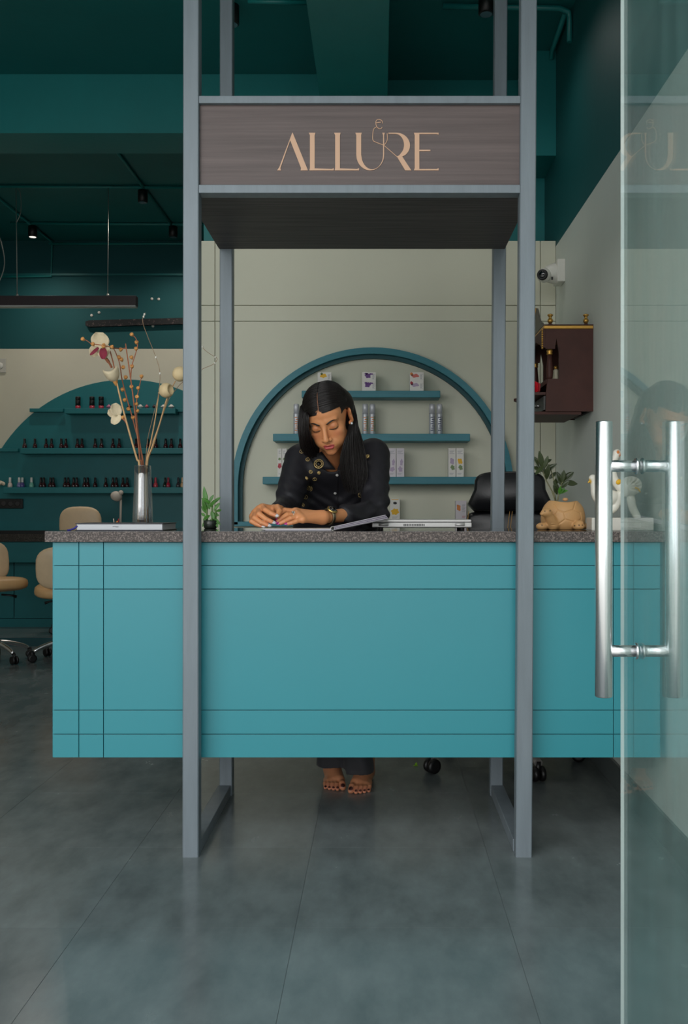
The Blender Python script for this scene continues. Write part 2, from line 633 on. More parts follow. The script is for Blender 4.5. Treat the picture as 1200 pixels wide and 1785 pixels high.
letter([], 'line_figure', lines=[
    [(738, 96), (737, 80), (717, 69), (700, 76), (696, 95), (703, 117), (717, 129), (730, 128), (738, 119)],
    [(697, 92), (713, 89), (730, 88)],
    [(703, 117), (686, 127), (678, 146), (675, 188), (679, 207), (692, 216), (748, 238)],
    [(748, 238), (764, 219), (771, 195), (770, 160)]], lw=5.5)

# ------------------------------------------------------------------ open glass door with pull handles
def glass_mat(name, tint, dust, dcol, f0=0.04):
    """clear float glass with a film of dust: Fresnel mirror over a faintly tinted pane"""
    m = bpy.data.materials.new(name)
    m.use_nodes = True
    nt = m.node_tree
    nt.nodes.clear()
    out = nt.nodes.new('ShaderNodeOutputMaterial')
    tr = nt.nodes.new('ShaderNodeBsdfTransparent')
    tr.inputs[0].default_value = tint
    gl = nt.nodes.new('ShaderNodeBsdfGlossy')
    gl.inputs['Roughness'].default_value = 0.015
    lw_ = nt.nodes.new('ShaderNodeLayerWeight')      # Schlick: the same from both faces of the pane
    lw_.inputs['Blend'].default_value = 0.5
    pw = nt.nodes.new('ShaderNodeMath')
    pw.operation = 'POWER'
    pw.inputs[1].default_value = 5.0
    nt.links.new(lw_.outputs['Facing'], pw.inputs[0])
    fr_ = nt.nodes.new('ShaderNodeMath')
    fr_.operation = 'MULTIPLY_ADD'
    fr_.inputs[1].default_value, fr_.inputs[2].default_value = 1 - f0, f0
    nt.links.new(pw.outputs[0], fr_.inputs[0])
    mx = nt.nodes.new('ShaderNodeMixShader')
    nt.links.new(fr_.outputs[0], mx.inputs[0])
    nt.links.new(tr.outputs[0], mx.inputs[1])
    nt.links.new(gl.outputs[0], mx.inputs[2])
    last = mx
    if dust:
        df = nt.nodes.new('ShaderNodeBsdfDiffuse')
        df.inputs[0].default_value = lin(dcol)
        tl = nt.nodes.new('ShaderNodeBsdfTranslucent')
        tl.inputs[0].default_value = lin(dcol)
        ad = nt.nodes.new('ShaderNodeMixShader')
        ad.inputs[0].default_value = 0.5
        nt.links.new(df.outputs[0], ad.inputs[1])
        nt.links.new(tl.outputs[0], ad.inputs[2])
        tc = nt.nodes.new('ShaderNodeTexCoord')
        mp = nt.nodes.new('ShaderNodeMapping')
        mp.inputs['Scale'].default_value = (1, 9, 1.6)
        nz = nt.nodes.new('ShaderNodeTexNoise')
        nz.inputs['Scale'].default_value = 3.0
        nz.inputs['Detail'].default_value = 6
        mr = nt.nodes.new('ShaderNodeMapRange')
        mr.inputs[1].default_value, mr.inputs[2].default_value = 0.35, 0.75
        mr.inputs[3].default_value, mr.inputs[4].default_value = dust * 0.65, dust * 1.5
        nt.links.new(tc.outputs['Object'], mp.inputs[0])
        nt.links.new(mp.outputs[0], nz.inputs['Vector'])
        nt.links.new(nz.outputs['Fac'], mr.inputs[0])
        m2 = nt.nodes.new('ShaderNodeMixShader')
        nt.links.new(mr.outputs[0], m2.inputs[0])
        nt.links.new(mx.outputs[0], m2.inputs[1])
        nt.links.new(ad.outputs[0], m2.inputs[2])
        last = m2
    nt.links.new(last.outputs[0], out.inputs[0])
    return m


m_glass = glass_mat('dusty_door_glass', (0.93, 0.965, 0.955, 1), 0.12, (150, 192, 190), f0=0.08)
m_gedge = mat('polished_glass_edge', (232, 240, 238), 0.15, spec=0.8)
GX = 0.4255
dr = thing('door_1', 'open clear glass door with a chrome pull handle on each face', 'door', (GX, 1.15, 0.012))
tag(dr, kind='structure')
del dr['category']
gp = MB()
gp.box((GX - 0.003, 0.70, 0.012), (GX + 0.003, 1.6075, 2.55))
gp.m = [1 if abs(sum(gp.v[i][1] for i in f) / 4 - 1.6075) < 1e-4 else 0 for f in gp.f]
gp.build('glass_pane', [m_glass, m_gedge], dr)
HY = 1.503
for hx in (0.3672, 0.4822):
    hb = MB().lathe([(0.0125, 0), (0.0142, 0.0015), (0.0142, 0.4495), (0.0125, 0.451)], (hx, HY, 0.7750), 32).build('pull_handle', m_chrome, dr)
    for hz in (1.153, 0.8500):
        x0, x1 = (hx, GX - 0.003) if hx < GX else (GX + 0.003, hx)
        MB().lathe([(0.0095, 0), (0.0095, x1 - x0)], (x0, HY, hz), 24, axis=(1, 0, 0)).build('standoff', m_chrome, hb)
        c0 = GX - 0.0071 if hx < GX else GX + 0.0031
        MB().lathe([(0.0125, 0), (0.0135, 0.001), (0.0135, 0.003), (0.0125, 0.004)], (c0, HY, hz), 24, axis=(1, 0, 0)).build('collar', m_chrome, hb)

# ================================================================== RECEPTION BACK WALL
WY = 4.81


def wx(px, Y=WY): return (px - VX) * Y / F
def wz(py, Y=WY): return H - (py - VY) * Y / F


def arch_ring(cx_, cz_, r0, r1, zb, y0, y1, n=48):
    """arched band: half ring on straight legs that end at zb"""
    b = MB()
    P = []
    for r in (r0, r1):
        P.append([(cx_ - r, zb)] + [(cx_ - r * math.cos(PI * i / n), cz_ + r * math.sin(PI * i / n)) for i in range(n + 1)] + [(cx_ + r, zb)])
    k = len(P[0])
    vs_ = []
    for y in (y0, y1):
        for ring in P:
            vs_ += [(x, y, z) for x, z in ring]
    def id_(layer, ring, i): return (layer * 2 + ring) * k + i
    fs = []
    for i in range(k - 1):
        fs.append((id_(0, 0, i), id_(0, 0, i + 1), id_(0, 1, i + 1), id_(0, 1, i)))
        fs.append((id_(1, 0, i), id_(1, 1, i), id_(1, 1, i + 1), id_(1, 0, i + 1)))
        fs.append((id_(0, 1, i), id_(0, 1, i + 1), id_(1, 1, i + 1), id_(1, 1, i)))
        fs.append((id_(0, 0, i), id_(1, 0, i), id_(1, 0, i + 1), id_(0, 0, i + 1)))
    for i in (0, k - 1):
        fs.append((id_(0, 0, i), id_(0, 1, i), id_(1, 1, i), id_(1, 0, i)))
    b.add(vs_, fs)
    return b


m_arch_in = mat('dark_arch_reveal', (30, 78, 84), 0.6)
AX, AZ, AR = wx(650), wz(852), 243 * WY / F
af = thing('arch_surround', 'teal arched timber surround around the product shelves behind the person', 'arch', (AX, WY - 0.03, wz(914)))
arch_ring(AX, AZ, AR - 0.032, AR, wz(914), WY - 0.060, WY - 0.0012).build('outer_band', m_shelf, af)
arch_ring(AX, AZ, AR - 0.052, AR - 0.033, wz(914), WY - 0.028, WY - 0.0012).build('inner_step', m_arch_in, af)
B('base_board', m_shelf, (AX - AR, WY - 0.060, wz(917)), (AX + AR, WY - 0.0012, wz(909)), af, bev=0.002)

SH = []
for (x0, x1, y0, y1, lab) in ((526, 768, 681, 693, 'top short teal shelf inside the arch, holding three stacks of small cartons'),
                              (476, 820, 756, 769, 'middle teal shelf inside the arch, holding slim silver bottles'),
                              (458, 837, 831, 844, 'lowest teal shelf inside the arch, holding tall white cartons')):
    sy = WY - 0.13
    b = MB().box((wx(x0, sy), sy, wz(y1, sy)), (wx(x1, sy), WY, wz(y0, sy)), 0.003)
    o = b.build('wall_shelf', m_shelf, label=lab, cat='shelf', group='teal shelves in the arch')
    SH.append(wz(y0, sy))

# cartons and bottles on those shelves
m_carton = mat('white_carton', (226, 222, 216), 0.5, var=0.02, scale=30)
m_carton2 = mat('lilac_white_carton', (214, 206, 212), 0.45)
m_yellow = mat('yellow_print', (232, 178, 30), 0.5)
m_purple = mat('purple_print', (98, 52, 128), 0.5)
m_pink = mat('pink_print', (206, 106, 96), 0.5)
m_red = mat('red_print', (176, 40, 58), 0.5)
m_grn = mat('green_print', (120, 142, 96), 0.5)
m_grey = mat('grey_print', (150, 150, 158), 0.5)
m_navy = mat('navy_print', (44, 56, 88), 0.5)
m_orange = mat('orange_print', (214, 128, 62), 0.5)
m_lilac = mat('lilac_print', (178, 160, 186), 0.5)


def blob(px, py, Y, rx, ry, m, par, name='printed_flower', seed=0, lobes=5, turn=0.0):
    """flat printed flower on a front face"""
    rg = random.Random(seed)
    b = MB()
    n = 20
    ph = rg.uniform(0, 6)
    poly = [(rx * (0.86 + 0.14 * math.cos(lobes * 2 * PI * i / n + ph) + 0.10 * math.sin(2 * PI * i / n * 2 + ph)) * math.cos(2 * PI * i / n), ry * (0.86 + 0.14 * math.cos(lobes * 2 * PI * i / n + ph) + 0.10 * math.sin(2 * PI * i / n * 2 + ph)) * math.sin(2 * PI * i / n)) for i in range(n)]
    c = at(px, py, Y)
    s_ = Y / F
    b.prism([(x * s_, y * s_) for x, y in poly], c + Vector((0, -0.0006, 0)), (1, 0, 0), (0, 0, 1), (0, 1, 0), 0.0007)
    return b.build(name, m, par)


def bars(par, px0, px1, pys, Y, m, h=0.5, name='printed_lines'):
    b = MB()
    for i, py in enumerate(pys):
        a, c = at(px0, py + h / 2, Y), at(px1 - (i % 3) * (px1 - px0) * 0.18, py - h / 2, Y)
        b.box((a.x, Y - 0.0005, a.z), (c.x, Y + 0.0002, c.z))
    return tag(b.build(name, m, par), kind='stuff')


PY = WY - 0.115        # front plane of the small cartons


def carton(px0, px1, pyt, pyb, Y, depth, label, m=m_carton, group=None, zb=None):
    a, c = at(px0, pyb, Y), at(px1, pyt, Y)
    z0 = a.z if zb is None else zb
    t = thing('product_carton', label, 'carton', ((a.x + c.x) / 2, Y + depth / 2, z0), group=group)
    b = MB().box((a.x, Y, z0), (c.x, Y + depth, c.z), 0.0008)
    b.build('box', m, t)
    # tuck-in lid seam
    MB().box((a.x + 0.001, Y + 0.002, c.z - 0.0004), (c.x - 0.001, Y + depth - 0.002, c.z + 0.0008)).build('lid_flap', m, t)
    return t


for (cxp, seed, col, names) in ((566, 1, (m_yellow, m_yellow), 'yellow flower'), (643.5, 2, (m_purple, m_purple), 'purple flower'), (727, 3, (m_pink, m_red), 'coral flower')):
    for lv in (0, 1):
        pt, pb = (665, 681.0) if lv == 0 else (649, 664.8)
        w = 12
        t = carton(cxp - w, cxp + w, pt, pb, PY, 0.07, 'small white carton printed with a %s, %s of its stack on the top shelf' % (names, 'lower' if lv == 0 else 'upper'),
                   m_carton, 'small cartons on the top shelf', zb=SH[0] if lv == 0 else None)
        if cxp > 700:
            blob(cxp - 3, pt + 6, PY, 7, 4, m_pink if lv else m_lilac, t, seed=seed + lv, lobes=4)
            blob(cxp - 9, pt + 3, PY, 3, 3.5, m_red if lv == 0 else m_orange, t, seed=seed + lv + 7)
        else:
            blob(cxp - 2, pt + 6, PY, 6, 4.6, col[lv], t, seed=seed + lv * 3)
            blob(cxp - 5, pt + 2.5, PY, 3, 2, m_grn if cxp < 600 else m_purple, t, seed=seed + 5)
            if cxp > 600: blob(cxp + 4, pt + 3, PY, 4, 1.6, m_purple, t, seed=9)
        bars(t, cxp + 6, cxp + 10.5, [pt + 4 + q * 1.3 for q in range(7)], PY, m_grey, 0.5)

m_can = mat('brushed_silver_can', (196, 198, 204), 0.38, metal=0.35)
m_cap = mat('pale_cap', (206, 206, 212), 0.3, metal=0.2)
for (cxp, side) in ((517, 0), (637, 1), (649.5, 1), (753.5, 2), (766.5, 2)):
    Yb = WY - 0.075
    c = at(cxp, 757, Yb)
    c.z = SH[1]
    top = wz(704.5, Yb)
    hgt = top - c.z
    r = 5.4 * Yb / F
    lab = {0: 'slim silver spray bottle standing alone, half behind the long hair on the middle shelf',
           1: 'slim silver spray bottle with coral flower print, %s of the pair beside the long hair' % ('left' if cxp < 640 else 'right'),
           2: 'slim silver spray bottle with navy print, %s of the pair near the shelf end' % ('left' if cxp < 760 else 'right')}[side]
    t = thing('spray_bottle', lab, 'bottle', c, group='silver bottles on the middle shelf')
    MB().lathe([(r * 0.92, 0), (r, 0.003), (r, hgt * 0.66), (r * 0.96, hgt * 0.68)], c, 22).build('body', m_can, t)
    MB().lathe([(r * 0.93, hgt * 0.685), (r * 0.93, hgt * 0.97), (r * 0.72, hgt)], c, 22).build('cap', m_cap, t)
    MB().lathe([(r * 0.97, hgt * 0.665), (r * 0.97, hgt * 0.685)], c, 22).build('collar_ring', m_grey, t)
    b = MB()
    for q in range(7):
        a0 = -2.1 + 0.18 * (q % 3)
        zq = hgt * (0.12 + 0.07 * q)
        n = 6
        vs_ = []
        for i in range(n + 1):
            a = a0 + 0.9 * i / n
            for dz in (0, hgt * 0.03):
                vs_.append(c + Vector((math.cos(a) * (r + 0.0004), math.sin(a) * (r + 0.0004), zq + dz)))
        b.add(vs_, [(2 * i, 2 * i + 2, 2 * i + 3, 2 * i + 1) for i in range(n)], smooth=True)
    b.build('printed_label', {0: m_orange, 1: m_orange, 2: m_navy}[side], t)
    b = MB()
    for q in range(3):
        a = -1.1 + 0.3 * q
        vs_ = [c + Vector((math.cos(a + da) * (r + 0.0005), math.sin(a + da) * (r + 0.0005), zz)) for da in (0, 0.16) for zz in (hgt * 0.1, hgt * 0.6)]
        b.add(vs_, [(0, 2, 3, 1)], smooth=True)
    b.build('printed_stripe', m_grn if side == 1 else m_grey, t)

# tall cartons on the lowest shelf
for (x0, x1, kind, lab) in ((484, 491.5, 0, 'tall white carton with a red flower, left of the pair beside the black shirt sleeve'),
                            (492, 500, 0, 'tall white carton mostly hidden behind the black shirt sleeve, right of its pair'),
                            (678, 690.5, 1, 'tall lilac white carton, left of the pair right of the person'),
                            (691.5, 705, 1, 'tall lilac white carton with a dark blossom, right of the pair right of the person'),
                            (782, 795, 2, 'tall white carton with a pale yellow blossom, left of the pair at the shelf end'),
                            (795.8, 809, 2, 'tall white carton with a yellow blossom, right of the pair at the shelf end')):
    Yb = WY - 0.11
    t = carton(x0, x1, 781.5 if kind else 782, 831, Yb, 0.045, lab, m_carton2 if kind == 1 else m_carton, 'tall cartons on the lowest shelf', zb=SH[2])
    xm = (x0 + x1) / 2
    if kind == 0:
        blob(xm, 812, Yb, 3.2, 6, m_red, t, seed=3)
        blob(xm, 800, Yb, 2.4, 3, m_grn, t, seed=4)
    elif kind == 1:
        blob(xm, 818, Yb, 4.5, 5, m_lilac, t, seed=int(x0))
        blob(xm + 2, 806, Yb, 3.0, 6, m_lilac, t, seed=int(x0) + 1)
    else:
        blob(xm, 804, Yb, 4.5, 6, m_yellow if x0 > 790 else m_lilac, t, seed=int(x0), lobes=4)
        blob(xm + 1, 815, Yb, 4.2, 5, m_grn, t, seed=int(x0) + 1)
    bars(t, x0 + 2, x1 - 2, [786 + q * 1.6 for q in range(4)] + [825, 826.6], Yb, m_grey, 0.5)

# two cartons standing on the arch's base ledge
Yb = WY - 0.058
zb = wz(909) + 0.0006
t = carton(680.5, 697.5, 870, 907, Yb, 0.05, 'white carton with a yellow flower at the foot of the arch, beside the open book', m_carton, zb=zb)
blob(689, 892, Yb, 7, 7, m_yellow, t, seed=3, lobes=6)
blob(689, 877, Yb, 3.2, 3.2, m_black, t, 'printed_emblem', seed=1, lobes=2)
bars(t, 683, 695, [871.0], Yb, m_yellow, 1.2, 'printed_band')
bars(t, 684, 694, [901, 903, 905], Yb, m_grey, 0.6)
t = carton(795, 813.5, 873, 910, Yb, 0.05, 'pale grey carton with orange flower at the arch foot, beside the black chair', m_carton2, zb=zb)
blob(800, 885, Yb, 4.2, 6, m_orange, t, seed=5, lobes=4)
bars(t, 806, 812, [880 + q * 1.7 for q in range(8)], Yb, m_grey, 0.6)
bars(t, 806, 812, [900, 902], Yb, m_red, 0.7, 'printed_mark')

# ================================================================== FAR NAIL BAR (left background)
FYW = YB
fs_ = FYW / F
APX = thing('arch_backdrop', 'large dark teal arch panel on the far cream wall behind the dried flowers', 'wall panel', (wx(222, FYW), FYW, wz(925, FYW)))
b = MB()
n = 56
cxa, cza, ra = wx(222, FYW), wz(921, FYW), 259 * fs_
b.prism([(cxa - ra, wz(940, FYW))] + [(cxa - ra * math.cos(PI * i / n), cza + ra * math.sin(PI * i / n)) for i in range(n + 1)] + [(cxa + ra, wz(940, FYW))],
        (0, FYW - 0.012, 0), (1, 0, 0), (0, 0, 1), (0, 1, 0), 0.0108)
b.build('arch_board', m_shelf_dark, APX)
for (x0, x1, y0) in ((55, 113, 713), (0, 35, 782), (305, 360, 713)):
    B('ledge_strip', m_shelf_dark, (wx(x0, FYW), FYW - 0.05, wz(y0 + 6, FYW)), (wx(x1, FYW), FYW - 0.012, wz(y0, FYW)), APX, bev=0.002)
FSH = []
for (x0, x1, y0, y1, lab) in ((113, 306, 711.5, 721, 'upper dark teal shelf on the far arch, holding black cans and small jars'),
                              (35, 420, 781, 791, 'middle dark teal shelf on the far arch, lined with dark nail polish bottles'),
                              (5, 430, 849.5, 860, 'lower dark teal shelf on the far arch, starting with white nail polish bottles')):
    sy = FYW - 0.15
    MB().box((wx(x0, sy), sy, wz(y1, sy)), (wx(x1, sy), FYW - 0.0125, wz(y0, sy)), 0.003).build('wall_shelf', m_shelf_dark, label=lab, cat='shelf', group='shelves on the far arch')
    FSH.append(wz(y0, sy))
FPY = FYW - 0.075

m_polish = {}
def polish_mat(rgb):
    return mat('polish_%d_%d_%d' % rgb, rgb, 0.15, coat=0.5)


def polish_proto(rgb, caprgb, label, cxp, z):
    c = Vector((wx(cxp, FPY), FPY, z))
    t = thing('nail_polish_bottle', label, 'bottle', c)
    MB().lathe([(0.015, 0), (0.0195, 0.002), (0.0205, 0.012), (0.018, 0.032), (0.0105, 0.044), (0.0095, 0.048)], c, 12).build('glass_body', polish_mat(rgb), t)
    MB().lathe([(0.0105, 0.046), (0.0112, 0.05), (0.0098, 0.086), (0.008, 0.089)], c, 12).build('cap', mat('cap_%d_%d_%d' % caprgb, caprgb, 0.3), t)
    return t


DK, BLK = (52, 20, 26), (22, 18, 20)
protos = {}
def polish(cxp, z, rgb, cap, label, group):
    key = (rgb, cap)
    if key not in protos:
        protos[key] = polish_proto(rgb, cap, label, cxp, z)
        o = protos[key]
    else:
        o = dup(protos[key], label=label)
        o.matrix_basis = Matrix.Translation((wx(cxp, FPY), FPY, z))
    o['group'] = group
    return o


G2 = 'dark bottles on the middle far shelf'
mid = [43, 61, 80.5, 90, 107, 115, 135, 143, 166, 177, 197, 208, 237.5, 258, 272, 289, 299, 314.5]
ordw = ['first', 'second', 'third', 'fourth', 'fifth', 'sixth', 'seventh', 'eighth', 'ninth', 'tenth', 'eleventh', 'twelfth', 'thirteenth', 'fourteenth', 'fifteenth', 'sixteenth', 'seventeenth', 'eighteenth']
for i, p in enumerate(mid):
    polish(p, FSH[1], DK, BLK, 'dark nail polish bottle, %s from the left on the middle far shelf' % ordw[i], G2)
G3 = 'bottles on the lower far shelf'
low = [71.5, 76.5, 88, 93, 113.5, 119, 128.5, 134, 147.5, 153, 166, 184.5, 197, 203, 214.5, 222]
for i, p in enumerate(low):
    polish(p, FSH[2], DK, BLK, 'dark nail polish bottle, %s dark one from the left on the lower far shelf' % ordw[i], G3)
for (p, rgb, cap, lab) in ((17.5, (226, 206, 196), (230, 228, 224), 'nail polish bottle with white cap and pale pink polish, leftmost on the lower far shelf'),
                           (33.5, (120, 120, 170), (230, 229, 225), 'nail polish bottle with white cap and blue polish, left of the close white pair'),
                           (39, (92, 84, 150), (229, 228, 225), 'nail polish bottle with white cap and violet polish, right of the close white pair'),
                           (55, (130, 196, 176), (231, 228, 224), 'nail polish bottle with white cap and mint polish on the lower far shelf'),
                           (264, (40, 54, 80), (30, 50, 66), 'dark blue nail polish bottle just right of the glass vase'),
                           (271.5, (206, 76, 88), (190, 70, 84), 'coral nail polish bottle right of the glass vase'),
                           (288, (20, 46, 38), (24, 40, 34), 'dark green nail polish bottle between the coral and the crimson one'),
                           (293.5, (176, 42, 66), (150, 60, 74), 'crimson nail polish bottle right of the dark green one'),
                           (311, (60, 56, 62), (44, 46, 54), 'charcoal nail polish bottle beside the beige one by the steel post'),
                           (318.5, (214, 176, 132), (214, 178, 140), 'beige nail polish bottle next to the steel post')):
    polish(p, FSH[2], rgb, cap, lab, G3)
# cans and jars on the upper far shelf
for i, p in enumerate((136, 160.5, 176.5)):
    c = Vector((wx(p, FPY), FPY, FSH[0]))
    t = thing('black_can', 'black can with a red foot, %s of the three on the upper far shelf' % ('left', 'middle', 'right')[i], 'can', c, group='black cans on the upper far shelf')
    MB().lathe([(0.021, 0), (0.022, 0.002), (0.022, 0.03)], c, 16).build('red_foot', mat('can_red', (170, 40, 60), 0.3), t)
    MB().lathe([(0.0222, 0.03), (0.0222, 0.075), (0.019, 0.08), (0.0222, 0.082), (0.0222, 0.106), (0.019, 0.110)], c, 16).build('body', m_black, t)
for i, (p, rgb, w) in enumerate(((190, (196, 120, 150), 4.2), (207, (222, 220, 212), 4.6), (226, (44, 30, 34), 4), (245, (216, 212, 206), 5), (256, (190, 90, 100), 3.4), (269, (60, 34, 40), 3.4), (285, (224, 220, 212), 4.6), (299, (226, 222, 216), 5.2))):
    c = Vector((wx(p, FPY), FPY, FSH[0]))
    r = w * FPY / F
    t = thing('cream_jar', 'small %s jar with flared lid, %s jar along the upper far shelf' % (['pink', 'white', 'dark', 'white', 'rose', 'brown', 'white', 'white'][i], ordw[i]), 'jar', c, group='small jars on the upper far shelf')
    mj = mat('jar_%d_%d_%d' % rgb, rgb, 0.35)
    MB().lathe([(r * 0.55, 0), (r * 0.62, 0.004), (r * 0.62, 0.014)], c, 14).build('base', mj if i not in (4, 6, 7) else mat('jar_pink_base', (196, 130, 140), 0.4), t)
    MB().lathe([(r, 0.015), (r, 0.026), (r * 0.5, 0.032), (r * 0.3, 0.040)], c, 14).build('lid', mj, t)

# raised platform and built-in desk below the arch
PZ = 0.073
m_plat = mat('teal_platform_board', (10, 70, 76), 0.5)
pf = thing('platform', 'low raised platform with teal riser below the far nail bar', 'platform', (-1.4, 7.7, 0))
B('riser', m_plat, (XL + 0.004, 7.30, 0), (XP0, 7.32, PZ - 0.004), pf)
B('deck', m_stone, (XL + 0.004, 7.30, PZ - 0.004), (XP0, FYW - 0.001, PZ), pf)
DY = 7.80
nd = thing('nail_desk', 'built-in teal nail bar desk with dark granite top against the far wall', 'desk', (-2.2, 7.95, PZ))
dz1, dz0 = wz(931, DY), wz(944.5, DY)
B('desk_top', m_granite, (XL + 0.004, DY, dz0), (XP0, FYW - 0.013, dz1), nd, bev=0.002)
B('back_edge', m_black, (XL + 0.004, FYW - 0.03, dz1), (XP0, FYW - 0.0135, dz1 + 0.022), nd)
B('apron', m_shelf_dark, (XL + 0.004, DY + 0.03, wz(981, DY)), (XP0, DY + 0.06, dz0), nd, bev=0.002)
dxs = [XL + 0.004, wx(24.5, 7.95), wx(120, 7.95), wx(210, 7.95), XP0]
for i in range(len(dxs) - 1):
    B('back_panel', m_shelf_dark, (dxs[i] + 0.004, 7.95, PZ + 0.075), (dxs[i + 1] - 0.004, 7.965, dz0), nd, bev=0.002)
B('plinth', m_shelf_dark, (XL + 0.004, 7.94, PZ), (XP0, 7.97, PZ + 0.07), nd)
B('back_fill', m_plat, (XL + 0.004, 7.965, PZ), (XP0, FYW - 0.013, dz0), nd)

# desk lamp and brush jars on the far desk
m_lampw = mat('lamp_cream', (206, 196, 184), 0.4)
lp = at(210, 907, 7.95); lp.z = dz1 + 0.0006
t = thing('desk_lamp', 'small white desk lamp with round tilted head on the far nail desk', 'lamp', lp)
MB().lathe([(0.045, 0), (0.045, 0.012), (0.012, 0.016)], lp, 20).build('base', m_lampw, t)
MB().tube([lp, lp + Vector((0, 0, 0.1)), at(211, 866, 7.95), at(209.5, 858, 7.95)], 0.010, 10).build('stem', m_lampw, t)
hc = at(203, 865, 7.93)
hM = Euler((0, 0.35, 0.3)).to_matrix()
b = MB().ball(hc, (0.050, 0.03, 0.043), 18, 10, M=hM)
b.ball(at(211, 859, 7.93), (0.022, 0.02, 0.022), 12, 8)
b.build('head', m_lampw, t)
m_clearg = glass_mat('thin_clear_glass', (0.92, 0.95, 0.95, 1), 0.0, (200, 200, 200))
c = at(203, 907, 7.86); c.z = dz1 + 0.0006
t = thing('brush_jar', 'glass jar with brushes below the white desk lamp', 'jar', c)
MB().lathe([(0.028, 0), (0.032, 0.09), (0.030, 0.09), (0.026, 0.004)], c, 16, cap=False).build('jar', m_clearg, t)
for q, (dx, mm) in enumerate(((-0.02, m_white), (0.0, m_orange), (0.014, m_red), (0.006, m_gold))):
    MB().tube([c + Vector((dx * 0.5, 0, 0.005)), c + Vector((dx * 1.3, 0.004, 0.13 - 0.02 * (q % 2)))], [0.003, 0.005], 6).build('brush', mm, t)
c = at(215, 907, 7.86); c.z = dz1 + 0.0006
t = thing('nail_tool_cup', 'small orange red bottle beside the brush jar on the far desk', 'bottle', c)
MB().lathe([(0.014, 0), (0.016, 0.05), (0.009, 0.06)], c, 14).build('body', mat('coral_bottle', (214, 92, 66), 0.3), t)
MB().lathe([(0.010, 0.06), (0.010, 0.085), (0.007, 0.088)], c, 12).build('cap', m_orange, t)
# small pale flower and socket strip at the left edge
c = at(0, 862, FYW - 0.10)
t = thing('white_flower', 'white artificial rose at the very left edge of the lower far shelf', 'flower', (c.x, c.y, FSH[2]))
b = MB()
for q in range(14):
    a = q * 2.4
    rr_ = 0.010 + 0.0022 * q
    b.ball((c.x + rr_ * math.cos(a), c.y - 0.012 + rr_ * math.sin(a) * 0.6, FSH[2] + 0.045 - 0.0010 * q), (0.018, 0.010, 0.016), 8, 6, M=Euler((0.4 * math.sin(a), 0.4, a)).to_matrix())
b.build('petals', mat('cream_petal', (214, 200, 178), 0.6), t)
MB().tube([(c.x, c.y - 0.012, FSH[2]), (c.x, c.y - 0.012, FSH[2] + 0.03)], 0.007, 8).build('calyx', m_grn, t)
t = thing('socket_strip', 'black multi socket strip on the far teal arch near the left edge', 'socket strip', (wx(10, FYW), FYW - 0.02, wz(887, FYW)))
B('housing', m_black, (wx(-60, FYW), FYW - 0.035, wz(886.5, FYW)), (wx(42, FYW), FYW - 0.0125, wz(869.5, FYW)), t, bev=0.004)
for px in (-50, -35, -20, -6, 7, 19, 31):
    MB().lathe([(0.024, 0), (0.020, 0.002), (0.016, 0.001)], (wx(px + 2, FYW), FYW - 0.035, wz(878, FYW)), 16, axis=(0, -1, 0)).build('socket', mat('socket_grey', (52, 50, 52), 0.5), t)
t = thing('switch_plate', 'pale square wall switch plate on the cream far wall at the left edge', 'switch', (wx(4, FYW), FYW, wz(650, FYW)))
B('plate', mat('plate_grey', (196, 194, 186), 0.4), (wx(-8, FYW), FYW - 0.012, wz(650, FYW)), (wx(11, FYW), FYW, wz(625, FYW)), t, bev=0.003)
MB().lathe([(0.030, 0), (0.026, 0.006), (0.01, 0.008)], (wx(1, FYW), FYW - 0.012, wz(638, FYW)), 18, axis=(0, -1, 0)).build('dimmer', m_white, t)

# wall marks and track on the teal upper wall
t = thing('wall_track', 'black scuffed light track fixed to the dark teal far wall', 'track', (wx(240, FYW), FYW, wz(571, FYW)))
m_trk = speckle('scuffed_black_track', (8, 8, 9), (150, 120, 120), 30.0, 0.5, thr=(0.56, 0.70))
b = MB()
P = [at(150, 562, FYW - 0.03), at(156, 565.5, FYW - 0.03), at(420, 557, FYW - 0.03)]
a_, c_ = at(150, 564, FYW - 0.02), at(430, 556.5, FYW - 0.02)
b.prism([(a_.x, a_.z - 0.02), (a_.x + 0.03, a_.z - 0.032), (c_.x, c_.z - 0.025), (c_.x, c_.z + 0.025), (a_.x + 0.03, a_.z + 0.026), (a_.x, a_.z + 0.015)], (0, FYW - 0.035, 0), (1, 0, 0), (0, 0, 1), (0, 1, 0), 0.035)
b.build('rail', m_trk, t)
for (px, py, wh) in ((160, 550, 'just above the left end of the black track'), (173, 545, 'upper right of the plug over the track end'), (265, 521, 'left of the pair above the black track'), (277, 521.5, 'right of the pair above the black track'), (267, 568.5, 'just below the black track')):
    c = at(px, py, FYW)
    MB().lathe([(0.012, 0), (0.013, 0.004), (0.004, 0.006)], c, 10, axis=(0, -1, 0)).build('screw_plug', m_white, label='small white wall plug ' + wh, cat='wall plug', group='screw plugs in the far teal wall')
B('wall_ledge', m_teal_ceiling, (XL, FYW - 0.02, wz(481, FYW)), (XP0, FYW, wz(477.5, FYW)), label='thin dark ledge line across the teal far wall', cat='ledge')

